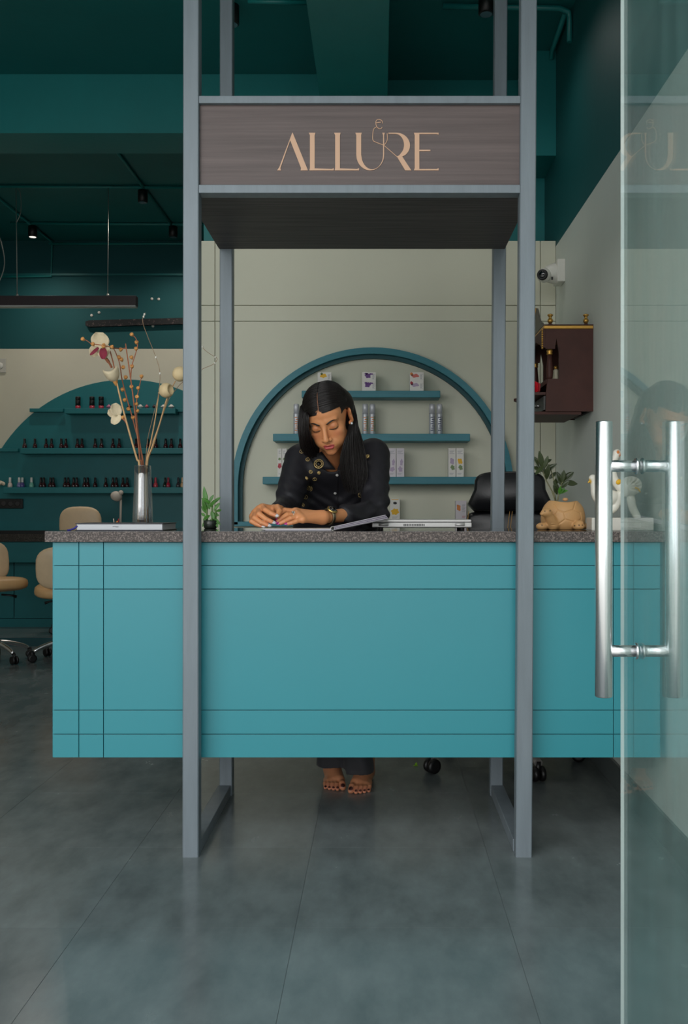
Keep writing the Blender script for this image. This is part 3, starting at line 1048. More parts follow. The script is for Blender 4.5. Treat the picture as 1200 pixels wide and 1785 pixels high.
# ceiling conduits
def cz_(py): return 1600 * (CEIL - H) / (VY - py)
m_cond = mat('teal_conduit', (20, 120, 119), 0.4)
zc_ = CEIL - 0.013
def conduit(pts, label, r=0.0115):
    return MB().tube(pts, r, 8).build('ceiling_conduit', m_cond, label=label, cat='conduit', group='painted conduits under the ceiling')
conduit([(XL, 6.78, zc_), (XP0, 6.82, zc_)], 'teal painted conduit across the ceiling carrying the pendant wires')
conduit([(-3.08, 7.66, zc_), (XP0, 7.70, zc_)], 'teal painted conduit across the ceiling nearer the far wall')
conduit([(-2.95, YB - 0.014, CEIL - 0.03), (XP0, YB - 0.014, CEIL - 0.03)], 'teal painted conduit in the corner of ceiling and far wall')
conduit([(-1.76, 5.37, zc_), (-1.745, 7.72, zc_)], 'teal painted conduit running back along the ceiling with two spotlights')
conduit([(-2.93, 5.37, zc_), (-2.92, YB - 0.014, zc_), (-2.93, YB - 0.014, wz(481, YB - 0.014)), (XL, YB - 0.014, wz(483, YB - 0.014))], 'teal painted conduit running back and down the far wall at left')
conduit([(0.30, 4.36, zc_), (0.86, 4.38, zc_), (0.905, 4.39, zc_ - 0.012), (0.911, 4.40, CEIL - 0.05), (0.911, 4.40, CEIL - 0.165)], 'teal painted conduit bending down the right wall near the ceiling', 0.013)
conduit([(0.895, 4.42, zc_), (0.90, 4.78, zc_), (0.90, 4.80, CEIL - 0.05)], 'short teal conduit running into the ceiling corner at right', 0.013)
conduit([(-0.62, 4.32, zc_), (-0.34, 4.33, zc_)], 'short teal conduit beside the spotlight at the left rear post')

# cylinder spotlights
m_lens = mat('spot_reflector', (150, 150, 160), 0.25, metal=0.8)
def spotlight(px, Y, label, lit=False, watt=30.0):
    c = Vector(((px - VX) * Y / F, Y, CEIL - 0.024))
    t = thing('ceiling_spotlight', label, 'spotlight', c, group='black cylinder spotlights')
    MB().lathe([(0.030, 0), (0.036, 0.002), (0.036, 0.088), (0.033, 0.09)], c - Vector((0, 0, 0.09)), 22).build('housing', m_black, t)
    MB().lathe([(0.012, -0.001), (0.012, 0.012)], c - Vector((0, 0, 0)), 10).build('mount', m_black, t)
    MB().lathe([(0.028, -0.0005), (0.0, 0.004)], c - Vector((0, 0, 0.0915)), 18).build('lens', mat('lit_lens', (255, 246, 235), 0.3, emit=(255, 246, 235), estr=1.2) if lit else m_lens, t)
    ld = bpy.data.lights.new('spot_lamp', 'SPOT')
    ld.energy, ld.spot_size, ld.spot_blend, ld.shadow_soft_size = watt, math.radians(158), 1.0, 0.03
    ld.color = (1.0, 0.92, 0.82) if Y > 6 else (1.0, 0.96, 0.90)
    lo_ = bpy.data.objects.new('spot_lamp', ld)
    COL.objects.link(lo_)
    lo_.parent = t
    lo_.matrix_basis = Matrix.Translation((0, 0, -0.10))
spotlight(249, 6.84, 'black cylinder spotlight on the ceiling conduit, right of the pendant wires')
spotlight(302, 7.71, 'black cylinder spotlight near the left front post and far wall')
spotlight(57, 7.70, 'lit black cylinder spotlight on the ceiling above the long pendant lamp', lit=True)
spotlight(848, 4.245, 'black cylinder spotlight beside the right rear post at the top edge', watt=8.0)
spotlight(404, 4.335, 'black cylinder spotlight half behind the left rear post at the top edge', watt=14.0)

# linear pendant
m_pend = mat('dark_brown_pendant', (52, 40, 42), 0.5)
m_diff = mat('pendant_diffuser', (190, 190, 188), 0.4)
PYY = 6.80
p0, p1 = at(-70, 536, PYY), at(239, 517, PYY)
t = thing('linear_pendant', 'long dark linear pendant lamp hung on two thin wires in the far left room', 'lamp', ((p0.x + p1.x) / 2, PYY, p0.z))
B('housing', m_pend, (p0.x, PYY - 0.03, p0.z + 0.01), (p1.x, PYY + 0.03, p1.z), t, bev=0.002)
B('diffuser', m_diff, (p0.x + 0.004, PYY - 0.029, p0.z), (p1.x - 0.004, PYY + 0.029, p0.z + 0.011), t)
m_wire = mat('thin_steel_wire', (150, 152, 146), 0.4, metal=0.4)
for px, pt in ((28, 325), (189, 325)):
    a = at(px + 2 if px < 100 else px - 1, 517, PYY)
    MB().tube([a, Vector((at(px, 325, PYY).x, PYY, zc_))], 0.0032, 6).build('suspension_wire', m_wire, t)
    MB().lathe([(0.012, 0), (0.008, 0.02)], a, 10).build('wire_gripper', m_wire, t)
q0 = Vector((at(30, 325, PYY).x, PYY, zc_))
MB().tube(spline([q0, at(36, 340, PYY), at(36, 370, PYY), at(29, 388, PYY)], 14), 0.003, 6).build('feed_cable', m_wire, t)
MB().tube(spline([at(-20, 325, PYY), at(-4, 400, PYY), at(8, 460, PYY), at(-10, 510, PYY)], 16), 0.004, 6).build('hanging_cable', m_wire, label='loose grey cable hanging at the left edge by the pendant lamp', cat='cable')

# ------------------------------------------------------------------ tan salon chairs on chrome star bases
m_tan = mat('tan_leather', (212, 170, 120), 0.45, var=0.04, scale=20, bump=0.05)
m_tan2 = mat('pale_tan_leather', (222, 194, 158), 0.45, var=0.04, scale=20, bump=0.05)


def pad(c, rx, ry, rz, M, p=2.6):
    """rounded cushion (superellipsoid)"""
    vs_, fs = [], []
    n, m = 28, 14
    def sp(a, e): return math.copysign(abs(a) ** e, a)
    for i in range(m + 1):
        th = -PI / 2 + PI * i / m
        for j in range(n):
            ph = 2 * PI * j / n
            q = Vector((rx * sp(math.cos(th), .7) * sp(math.cos(ph), .8), ry * sp(math.cos(th), .7) * sp(math.sin(ph), .8), rz * sp(math.sin(th), .6)))
            vs_.append(Vector(c) + M @ q)
    for i in range(m):
        for j in range(n):
            a, b = i * n + j, i * n + (j + 1) % n
            fs.append((a, b, b + n, a + n))
    return MB().add(vs_, fs, 0, True)


def salon_chair(loc, face, label, hb, seatz, zb=0.0, rs=1.0, tilt=-0.15, back_rx=0.19, turn=0.3, br=0.285):
    """face: heading of the sitter; hb: backrest centre height"""
    loc = Vector(loc)
    t = thing('salon_chair', label, 'chair', loc, group='tan salon chairs')
    R = Matrix.Rotation(face, 3, 'Z')
    P = lambda x, y, z: loc + R @ Vector((x, y, z))
    sb_ = pad(P(0, 0, seatz), 0.22 * rs, 0.21 * rs, 0.055, R @ Euler((-0.06, 0, 0)).to_matrix())
    sb_.build('seat', m_tan, t)
    bk = pad(P(0, 0.22, hb), back_rx, 0.035, 0.155, R @ Euler((tilt, 0, 0)).to_matrix())
    bk.build('backrest', m_tan2, t)
    MB().tube(spline([P(0, 0.05, seatz - 0.06), P(0, 0.24, seatz - 0.05), P(0, 0.275, seatz + 0.06), P(0, 0.26, hb)], 12), 0.014, 10).build('back_bracket', m_black, t)
    MB().lathe([(0.026, 0.11), (0.026, 0.25), (0.018, 0.252), (0.018, seatz - 0.06)], loc, 16).build('gas_lift', m_black, t)
    MB().tube([P(0.05, 0, seatz - 0.075), P(0.12, -0.02, seatz - 0.085), P(0.15, -0.02, seatz - 0.095)], [0.007, 0.007, 0.012], 8).build('lever', m_black, t)
    for k in range(5):
        a = turn + 2 * PI * k / 5
        d = Vector((math.cos(a), math.sin(a), 0))
        lg = MB().tube(spline([loc + d * 0.02 + Vector((0, 0, 0.135)), loc + d * br * 0.42 + Vector((0, 0, 0.125)), loc + d * br * 0.77 + Vector((0, 0, 0.10)), loc + d * (br - 0.01) + Vector((0, 0, 0.075))], 10), [0.022, 0.021, 0.020, 0.019, 0.018, 0.017, 0.016, 0.015, 0.015, 0.014], 10).build('leg', m_chrome, t)
        w = d.cross(Vector((0, 0, 1)))
        cw = MB()
        c0 = loc + d * br + Vector((0, 0, 0.030))
        for s_ in (-1, 1):
            cw.lathe([(0.020, -0.008), (0.029, -0.006), (0.029, 0.006), (0.020, 0.008)], c0 + w * s_ * 0.014, 16, axis=w)
        cw.tube([c0 + Vector((0, 0, 0.0)), c0 + Vector((0, 0, 0.048))], 0.010, 8)
        cw.build('caster', m_black, lg)
    return t


salon_chair((wx(-8, 6.6), 6.58, 0), math.radians(43), 'tan salon chair cut off by the left edge, seat turned sideways', 0.705, 0.55, turn=-0.63, br=0.25)
salon_chair((wx(111, 6.60), 6.66, 0), math.radians(195), 'tan salon chair half hidden behind the left end of the counter', 0.675, 0.505, tilt=-0.2, turn=math.radians(215), br=0.24)
salon_chair((wx(152, 7.5), 7.555, PZ), math.radians(180), 'pale tan salon chair back showing above the closed planner', 0.885, 0.56, tilt=-0.05, turn=0.9, back_rx=0.17)

# ================================================================== THE PERSON
def smin(a, b, k):
    if k <= 0:
        return np.minimum(a, b)
    h = np.clip(0.5 + 0.5 * (b - a) / k, 0, 1)
    return b + (a - b) * h - k * h * (1 - h)


class Field:
    """signed distance field on a grid; surface() extracts one continuous mesh (surface nets)"""

    def __init__(s, lo, hi, h):
        s.lo, s.h = np.array(lo, float), h
        s.n = np.ceil((np.array(hi) - s.lo) / h).astype(int) + 1
        s.ax = [(s.lo[i] + h * np.arange(s.n[i])).astype(np.float32) for i in range(3)]
        s.D = np.full(s.n, 1.0, np.float32)

    def _sl(s, lo, hi, m):
        a = np.clip(np.floor((np.array(lo) - m - s.lo) / s.h).astype(int), 0, s.n)
        b = np.clip(np.ceil((np.array(hi) + m - s.lo) / s.h).astype(int) + 1, 0, s.n)
        sl = tuple(slice(a[i], b[i]) for i in range(3))
        X = s.ax[0][sl[0]][:, None, None]
        Y = s.ax[1][sl[1]][None, :, None]
        Z = s.ax[2][sl[2]][None, None, :]
        return sl, X, Y, Z

    def _put(s, sl, d, k, sub):
        if s.D[sl].size == 0:
            return
        if sub:
            s.D[sl] = -smin(-s.D[sl], d, k)
        else:
            s.D[sl] = smin(s.D[sl], d, k)

    def ell(s, c, r, k=0.0, sub=False, R=None):
        c, r = np.array(c, float), np.array(r, float)
        m = r.max()
        sl, X, Y, Z = s._sl(c - m, c + m, 0.02 + k)
        x, y, z = X - c[0], Y - c[1], Z - c[2]
        if R is not None:
            R = np.array(R)
            x, y, z = (R[0, 0] * x + R[1, 0] * y + R[2, 0] * z, R[0, 1] * x + R[1, 1] * y + R[2, 1] * z, R[0, 2] * x + R[1, 2] * y + R[2, 2] * z)
        k0 = np.sqrt((x / r[0]) ** 2 + (y / r[1]) ** 2 + (z / r[2]) ** 2)
        k1 = np.sqrt((x / r[0] ** 2) ** 2 + (y / r[1] ** 2) ** 2 + (z / r[2] ** 2) ** 2) + 1e-9
        s._put(sl, (k0 * (k0 - 1) / k1).astype(np.float32), k, sub)
        return s

    def cone(s, a, b, ra, rb, k=0.0, sub=False):
        a, b = np.array(a, float), np.array(b, float)
        m = max(ra, rb)
        sl, X, Y, Z = s._sl(np.minimum(a, b) - m, np.maximum(a, b) + m, 0.02 + k)
        d = b - a
        L2 = max(float(d @ d), 1e-12)
        x, y, z = X - a[0], Y - a[1], Z - a[2]
        t = np.clip((x * d[0] + y * d[1] + z * d[2]) / L2, 0, 1)
        dist = np.sqrt((x - t * d[0]) ** 2 + (y - t * d[1]) ** 2 + (z - t * d[2]) ** 2) - (ra + (rb - ra) * t)
        s._put(sl, dist.astype(np.float32), k, sub)
        return s

    def chain(s, P, R, k=0.004):
        for i in range(len(P) - 1):
            s.cone(P[i], P[i + 1], R[i], R[i + 1], k)
        return s

    def surface(s):
        D = s.D
        I = D < 0
        n = np.array(D.shape)
        c = n - 1
        cnt = np.zeros(c, np.int8)
        offs = [(i, j, k) for i in (0, 1) for j in (0, 1) for k in (0, 1)]
        def sh(A, o): return A[o[0]:o[0] + c[0], o[1]:o[1] + c[1], o[2]:o[2] + c[2]]
        for o in offs:
            cnt += sh(I, o)
        act = (cnt > 0) & (cnt < 8)
        idx = np.full(c, -1, np.int64)
        cells = np.argwhere(act)
        idx[act] = np.arange(len(cells))
        acc = np.zeros((len(cells), 3))
        num = np.zeros(len(cells))
        for ax in range(3):
            e = [0, 0, 0]; e[ax] = 1
            o1, o2 = [a for a in range(3) if a != ax]
            for u in (0, 1):
                for v in (0, 1):
                    o = [0, 0, 0]; o[o1] = u; o[o2] = v
                    A = D[cells[:, 0] + o[0], cells[:, 1] + o[1], cells[:, 2] + o[2]]
                    Bv = D[cells[:, 0] + o[0] + e[0], cells[:, 1] + o[1] + e[1], cells[:, 2] + o[2] + e[2]]
                    cr = (A < 0) != (Bv < 0)
                    t = np.where(cr, A / np.where(cr, A - Bv, 1), 0)
                    p = np.tile(np.array(o, float), (len(cells), 1))
                    p[:, ax] += t
                    acc += np.where(cr[:, None], p, 0)
                    num += cr
        V = (cells + acc / num[:, None]) * s.h + s.lo
        Fs = []
        for ax in range(3):
            o1, o2 = [(1, 2), (2, 0), (0, 1)][ax]
            sa = [slice(1, -1)] * 3; sa[ax] = slice(0, -1)
            sb2 = [slice(1, -1)] * 3; sb2[ax] = slice(1, None)
            A, Bv = I[tuple(sa)], I[tuple(sb2)]
            cr = np.argwhere(A != Bv)
            flip = A[tuple(cr.T)]
            q = cr + 1
            q[:, ax] -= 1
            def cell(d1, d2):
                w = q.copy()
                w[:, o1] += d1
                w[:, o2] += d2
                return idx[w[:, 0], w[:, 1], w[:, 2]]
            f = np.stack([cell(-1, -1), cell(0, -1), cell(0, 0), cell(-1, 0)], 1)
            f[~flip] = f[~flip][:, ::-1]
            Fs.append(f)
        Fa = np.concatenate(Fs)
        return V, Fa[(Fa >= 0).all(1)]


def grid_mesh(name, V, Fa, mats, col=None):
    me = bpy.data.meshes.new(name)
    me.vertices.add(len(V))
    me.vertices.foreach_set('co', V.astype(np.float32).ravel())
    me.loops.add(Fa.size)
    me.loops.foreach_set('vertex_index', Fa.astype(np.int32).ravel())
    me.polygons.add(len(Fa))
    me.polygons.foreach_set('loop_start', np.arange(0, Fa.size, 4, dtype=np.int32))
    me.polygons.foreach_set('loop_total', np.full(len(Fa), 4, np.int32))
    me.polygons.foreach_set('use_smooth', np.ones(len(Fa), bool))
    for m in mats:
        me.materials.append(m)
    me.update(calc_edges=True)
    if col is not None:
        a = me.color_attributes.new('Col', 'FLOAT_COLOR', 'POINT')
        a.data.foreach_set('color', np.concatenate([col, np.ones((len(col), 1))], 1).astype(np.float32).ravel())
    return me


def L3(c): return np.array(lin(c)[:3])
def nv(v): return np.array((v[0], v[1], v[2]), float)


SKIN = L3((212, 144, 97))
SKIN_D = L3((186, 118, 80))
m_skin = attr_mat('brown_skin', 0.42, sss=0.12, spec=0.4)

# ---- head pose
HM = (Matrix.Rotation(math.radians(-12), 3, 'Z') @ Matrix.Rotation(math.radians(-8), 3, 'Y') @ Matrix.Rotation(math.radians(31), 3, 'X'))
EYE = at(565.5, 747, 3.235)
HO = EYE - HM @ Vector((0, -0.088, 0.0))
HMn = np.array(HM)
def h2w(p): return HO + HM @ Vector(p)
def w2h(p): return HM.transposed() @ (Vector(p) - HO)


neck_base = at(578, 812, 3.475)
nb = w2h(neck_base)
hd = Field((-0.105, -0.135, -0.235), (0.105, 0.165, 0.135), 0.0016)
hd.ell((0, 0.014, 0.032), (0.072, 0.094, 0.083))
hd.ell((0, -0.040, 0.040), (0.060, 0.046, 0.046), 0.02)               # forehead
hd.ell((0, -0.028, -0.028), (0.0585, 0.058, 0.074), 0.025)             # face
hd.ell((0, -0.044, -0.076), (0.041, 0.040, 0.034), 0.022)              # jaw
hd.ell((0, -0.076, -0.099), (0.018, 0.014, 0.013), 0.016)              # chin
for s_ in (-1, 1):
    hd.ell((s_ * 0.041, -0.056, -0.026), (0.020, 0.022, 0.018), 0.018)   # cheekbones
    hd.ell((s_ * 0.034, -0.048, -0.056), (0.021, 0.028, 0.026), 0.02)      # cheeks
    hd.ell((s_ * 0.046, -0.018, -0.075), (0.014, 0.026, 0.022), 0.022)   # jaw corner
    hd.cone((s_ * 0.012, -0.0835, 0.021), (s_ * 0.042, -0.070, 0.023), 0.0065, 0.006, 0.014)   # brow ridge
    hd.ell((s_ * 0.0315, -0.106, 0.001), (0.019, 0.017, 0.0125), 0.012, sub=True)              # socket
    hd.ell((s_ * 0.0315, -0.0735, -0.001), (0.0165, 0.0145, 0.0135), 0.004)                    # closed lid
    hd.ell((s_ * 0.0315, -0.0885, -0.0105), (0.013, 0.003, 0.0016), 0.003, sub=True)           # lash line crease
hd.cone((0, -0.084, 0.012), (0, -0.1085, -0.035), 0.0075, 0.0095, 0.010)  # nose bridge
hd.ell((0, -0.109, -0.038), (0.0105, 0.0095, 0.0085), 0.006)
for s_ in (-1, 1):
    hd.ell((s_ * 0.0125, -0.0965, -0.0415), (0.0075, 0.0095, 0.0070), 0.005)
    hd.ell((s_ * 0.0062, -0.1035, -0.0495), (0.0032, 0.0045, 0.0030), 0.002, sub=True)
hd.ell((0, -0.076, -0.066), (0.029, 0.018, 0.020), 0.014)              # muzzle
for s_ in (-1, 1):
    hd.cone((s_ * 0.0035, -0.0968, -0.0625), (s_ * 0.0185, -0.0885, -0.0675), 0.0046, 0.0024, 0.003)
hd.cone((-0.0105, -0.0925, -0.0745), (0.0105, -0.0925, -0.0745), 0.0058, 0.0058, 0.004)
hd.cone((-0.010, -0.0975, -0.0690), (0.010, -0.0975, -0.0690), 0.0016, 0.0016, 0.0015, sub=True)
for s_ in (-1, 1):
    hd.cone((s_ * 0.010, -0.0975, -0.0690), (s_ * 0.0205, -0.0905, -0.0690), 0.0016, 0.0014, 0.0015, sub=True)
    Re = Euler((0.15, 0, s_ * 0.55)).to_matrix()
    hd.ell((s_ * 0.0800, 0.012, -0.008), (0.0070, 0.0185, 0.031), 0.004, R=np.array(Re))       # ear
    hd.ell((s_ * 0.0860, 0.006, -0.004), (0.006, 0.010, 0.017), 0.003, sub=True, R=np.array(Re))
    hd.ell((s_ * 0.0745, 0.002, -0.034), (0.006, 0.009, 0.009), 0.005)
hd.cone((0, 0.022, -0.055), nv(nb), 0.047, 0.046, 0.02)
V, Fa = hd.surface()
x, y, z = V.T
col = np.tile(SKIN, (len(V), 1))
def blend(col, c, w):
    w = np.clip(w, 0, 1)[:, None]
    return col * (1 - w) + np.array(c) * w
front = y < -0.06
col = blend(col, L3((196, 112, 84)), 0.5 * np.exp(-(((np.abs(x) - 0.042) / 0.016) ** 2 + ((z + 0.030) / 0.014) ** 2)) * (y < -0.03))   # blusher
col = blend(col, L3((170, 100, 62)), 0.75 * np.exp(-(((np.abs(x) - 0.0315) / 0.014) ** 2 + ((z - 0.003) / 0.0075) ** 2)) * front)        # eye shadow
col = blend(col, L3((180, 112, 76)), 0.55 * (z < -0.088))
lipd = np.where(z > -0.069, ((x / 0.0215) ** 2 + ((z + 0.069) / (0.0088 - 0.0018 * np.exp(-(x / 0.004) ** 2))) ** 2), ((x / 0.0205) ** 2 + ((z + 0.069) / 0.0118) ** 2))
col = blend(col, L3((190, 84, 82)), np.clip((1.08 - lipd) * 6, 0, 1) * (y < -0.078))
col = blend(col, L3((110, 44, 44)), np.clip((1 - np.abs(z + 0.069) / 0.0014), 0, 1) * (np.abs(x) < 0.019) * (y < -0.08))
lash = np.abs(z - (-0.0100 + 9.0 * (np.abs(x) - 0.0315) ** 2))
col = blend(col, L3((30, 18, 16)), np.clip(1.6 - lash / 0.0012, 0, 1) * (np.abs(np.abs(x) - 0.0315) < 0.0155) * (y < -0.066))
head_w = (HMn @ V.T).T + nv(HO)
PARTS = [(head_w, Fa, col)]
head_bvh = BVHTree.FromPolygons([tuple(p) for p in V], [tuple(f) for f in Fa])

# ---- joints (world)
S_L, S_R = nv(at(523, 804, 3.50)), nv(at(653, 794, 3.50))          # shoulders as seen left / right
E_L, E_R = nv(at(499, 888, 3.32)), nv(at(654, 893, 3.30))
W_L, W_R = nv(at(483, 893, 3.095)), nv(at(562, 902, 3.075))
PEL = nv(at(588, 935, 3.80)); PEL[2] = 0.93

# ---- hands
def hand(fingers, thumb, wrist, elbow, rw, pads, h=0.0014):
    allp = np.array([nv(at(*p)) for f in fingers for p in f] + [nv(at(*p)) for p in thumb] + [wrist])
    lo, hi = allp.min(0) - 0.03, allp.max(0) + 0.03
    far = wrist + (elbow - wrist) * 0.62
    lo, hi = np.minimum(lo, far - 0.05), np.maximum(hi, far + 0.05)
    fld = Field(lo, hi, h)
    fld.cone(wrist, far, rw, rw * 1.35)
    for f, r0 in zip(fingers, (0.0086, 0.0088, 0.0084, 0.0074)):
        P = [nv(at(*p)) for p in f]
        fld.cone(wrist, P[0], rw * 0.92, r0 * 1.55, 0.012)
    for i in range(3):
        a, b2 = nv(at(*fingers[i][0])), nv(at(*fingers[i + 1][0]))
        fld.cone(a, b2, 0.0112, 0.0108, 0.008)
    for f, r0 in zip(fingers, (0.0086, 0.0088, 0.0084, 0.0074)):
        P = [nv(at(*p)) for p in f]
        g = Field(lo, hi, h)
        fld.cone(P[0], P[1], r0 * 1.18, r0 * 1.02, 0.005)
        fld.cone(P[1], P[2], r0 * 1.04, r0 * 0.92, 0.0015)
        fld.cone(P[2], P[3], r0 * 0.93, r0 * 0.80, 0.0012)
    T = [nv(at(*p)) for p in thumb]
    fld.cone(T[0], T[1], 0.0150, 0.0112, 0.010)
    fld.cone(T[1], T[2], 0.0108, 0.0098, 0.002)
    fld.cone(T[2], T[3], 0.0100, 0.0082, 0.002)
    for p, r in pads:
        fld.ell(nv(at(*p)), (r, r, r), 0.01)
    return fld.surface()


FR = [[(458, 885, 3.055), (463, 889, 3.005), (472.5, 895, 2.990), (480, 898, 2.985)],
      [(452, 889, 3.050), (452, 896, 2.998), (464, 905, 2.985), (474, 909.5, 2.985)],
      [(446, 894.5, 3.048), (444, 903, 2.998), (456, 911, 2.985), (466, 915, 2.985)],
      [(441, 901, 3.048), (438.5, 909, 3.003), (447, 914, 2.995), (456, 917, 2.990)]]
TR = [(478, 889, 3.088), (484, 884.5, 3.050), (487, 891, 3.020), (484, 899, 3.003)]
V, Fa = hand(FR, TR, W_L, E_L, 0.0215, [((466, 893, 3.07), 0.018)])
def skin_col(V, tips):
    c = np.tile(SKIN, (len(V), 1))
    for t in tips:
        d = np.linalg.norm(V - t, axis=1)
        c = blend(c, L3((206, 128, 96)), 0.6 * np.exp(-(d / 0.012) ** 2))
    return c
PARTS.append((V, Fa, skin_col(V, [nv(at(*f[3])) for f in FR])))
FL = [[(516, 892, 3.062), (497, 889.5, 3.048), (488, 896, 3.036), (485, 903, 3.030)],
      [(518, 896.5, 3.042), (501, 897.5, 3.026), (490, 904.5, 3.016), (485, 909, 3.012)],
      [(522, 901, 3.026), (507, 903.5, 3.010), (496, 909, 3.002), (489, 912, 3.000)],
      [(528, 905.5, 3.014), (517, 908.5, 3.002), (509, 911.5, 2.996), (502.5, 913, 2.994)]]
TL = [(542, 900, 3.088), (522, 904, 3.080), (510, 909, 3.068), (500, 911, 3.060)]
V, Fa = hand(FL, TL, W_R, E_R, 0.0200, [((530, 901, 3.055), 0.017)])
PARTS.append((V, Fa, skin_col(V, [nv(at(*f[3])) for f in FL])))

# ---- feet
def foot(toe_px, toe_py, toeY, head_deg, big_side, zr=0.0):
    """foot pointing at the camera; big_side: +1 big toe on the right as seen"""
    o = nv(at(toe_px, toe_py, toeY)); o[2] = 0.0
    c_, s_ = math.cos(math.radians(head_deg)), math.sin(math.radians(head_deg))
    def P(x, y, z):       # x to the big-toe side, y backwards from the toe line
        x *= big_side
        return np.array((o[0] + x * c_ - y * s_, o[1] + x * s_ + y * c_, z))
    f = Field(o - np.array((0.14, 0.06, 0.0)), o + np.array((0.14, 0.30, 0.22)), 0.002)
    f.cone(P(0.012, 0.200, 0.034), P(0.022, 0.070, 0.024), 0.030, 0.022)
    f.cone(P(0.002, 0.200, 0.030), P(-0.018, 0.075, 0.018), 0.028, 0.017, 0.02)
    f.cone(P(0.006, 0.160, 0.060), P(0.010, 0.075, 0.026), 0.030, 0.016, 0.02)
    f.cone(P(0.004, 0.185, 0.055), P(0.0, 0.195, 0.20), 0.034, 0.036, 0.02)
    f.ell(P(0.004, 0.222, 0.028), (0.028, 0.030, 0.028), 0.015)
    toes, nails = [(0.029, 0.0, 0.0125, 0.0125), (0.0075, -0.002, 0.0085, 0.0095), (-0.008, 0.006, 0.0080, 0.0088), (-0.0225, 0.015, 0.0076, 0.0082), (-0.036, 0.028, 0.0072, 0.0078)], []
    for (tx, ty, r, zt) in toes:
        a, m_, b2 = P(tx * 0.85, ty + 0.070, 0.022), P(tx, ty + 0.030, zt + 0.010), P(tx, ty + r, zt)
        f.cone(a, m_, r * 1.05, r * 0.92, 0.007)
        f.cone(m_, b2, r * 0.95, r, 0.004)
        nails.append((P(tx, ty + r * 0.55, zt + r * 0.62), r))
    for i in range(4):           # clefts between the toes
        tx = (toes[i][0] + toes[i + 1][0]) / 2 + (0.001 if i else -0.001)
        f.cone(P(tx, -0.02, 0.004), P(tx, 0.022 + 0.007 * i, 0.006), 0.0012, 0.0012, 0.002, sub=True)
        f.cone(P(tx, -0.02, 0.016), P(tx, 0.022 + 0.007 * i, 0.024), 0.0016, 0.0016, 0.003, sub=True)
    # flat sole
    sl, X, Y, Z = f._sl(f.lo, f.lo + f.n * f.h, 0)
    f.D = np.maximum(f.D, (0.003 - Z + 0 * X + 0 * Y).astype(np.float32))
    V, Fa = f.surface()
    V[:, 2] -= 0.003
    c = np.tile(L3((190, 128, 92)), (len(V), 1))
    for (p, r) in nails:
        c = blend(c, L3((206, 128, 104)), 0.5 * np.exp(-(np.linalg.norm(V - p, axis=1) / 0.014) ** 2))
        d = np.linalg.norm((V - p) / np.array((r * 0.78, r * 0.75, r * 0.75)), axis=1)
        c = blend(c, L3((38, 14, 20)), np.clip((1.05 - d) * 8, 0, 1))
    return V, Fa, c


PARTS.append(foot(585.5, 1377, 3.532, 9, 1))
PARTS.append(foot(624.0, 1385, 3.492, -10, -1))

# ---- inner body under the clothes (same skin, joins the visible limbs)
bd = Field((-0.55, 3.0, 0.05), (0.20, 4.05, 1.45), 0.008)
CH = nv(at(586, 835, 3.56))
bd.cone(PEL, CH, 0.08, 0.075)
for q in (-0.06, 0.06):
    bd.cone(PEL + (q, 0, 0), CH + (q * 1.1, 0.02, 0.02), 0.075, 0.065, 0.03)
for Sh, El, Wr in ((S_L, E_L, W_L), (S_R, E_R, W_R)):
    bd.cone(CH + (0, 0, 0.08), Sh, 0.05, 0.045, 0.03)
    bd.cone(Sh, El, 0.044, 0.034, 0.02)
    bd.cone(El, Wr, 0.032, 0.019, 0.01)
bd.cone(CH + (0, 0.02, 0), nv(neck_base), 0.06, 0.050, 0.03)
for q, fx, hY in ((-1, 580, 3.655), (1, 625.5, 3.605)):
    hip = PEL + (q * 0.085, 0, -0.03)
    ank = nv(at(fx, 1340, hY + 0.01)); ank[2] = 0.10
    knee = hip * 0.45 + ank * 0.55
    bd.cone(hip, knee, 0.075, 0.052, 0.03)
    bd.cone(knee, ank, 0.050, 0.030, 0.02)
V, Fa = bd.surface()
PARTS.append((V, Fa, np.tile(SKIN, (len(V), 1))))

off, AV, AF, AC = 0, [], [], []
for V, Fa, c in PARTS:
    AV.append(V); AF.append(Fa + off); AC.append(c)
    off += len(V)
AV, AF, AC = np.concatenate(AV), np.concatenate(AF), np.concatenate(AC)
pbase = np.array(((AV[:, 0].min() + AV[:, 0].max()) / 2, 3.65, 0.0))
me = grid_mesh('person', AV - pbase, AF, [m_skin], AC)
person = bpy.data.objects.new('person', me)
COL.objects.link(person)
person.matrix_basis = Matrix.Translation(Vector(pbase))
tag(person, 'person in a black embroidered shirt with long dark hair leaning on the counter, looking down', 'person')


def child_grid(name, V, Fa, m, parent=None, col=None):
    parent = parent or person
    o = bpy.data.objects.new(name, grid_mesh(name, V - nv(wm(parent).translation), Fa, [m], col))
    COL.objects.link(o)
    o.parent = parent
    return o


# ---- shirt
sf = Field((-0.50, 3.02, 0.80), (0.13, 4.00, 1.46), 0.0042)
sf.cone(PEL + (-0.055, 0, -0.08), CH + (-0.062, 0.0, 0.03), 0.125, 0.108)
sf.cone(PEL + (0.055, 0, -0.08), CH + (0.062, 0.0, 0.03), 0.125, 0.108, 0.05)
sf.cone(nv(neck_base) + (0, 0.03, -0.02), S_L + (0.01, 0, 0.012), 0.050, 0.050, 0.04)
sf.cone(nv(neck_base) + (0, 0.03, -0.02), S_R + (-0.01, 0, 0.012), 0.050, 0.050, 0.04)
sf.cone(nv(at(553, 815, 3.468)), nv(at(614, 811, 3.468)), 0.056, 0.056, 0.03)
for Sh, El, Wr, cf in ((S_L, E_L, W_L, 0.70), (S_R, E_R, W_R, 0.56)):
    sf.cone(Sh, El, 0.060, 0.049, 0.025)
    cuff = El + (Wr - El) * cf
    sf.cone(El, cuff, 0.049, 0.036, 0.012)
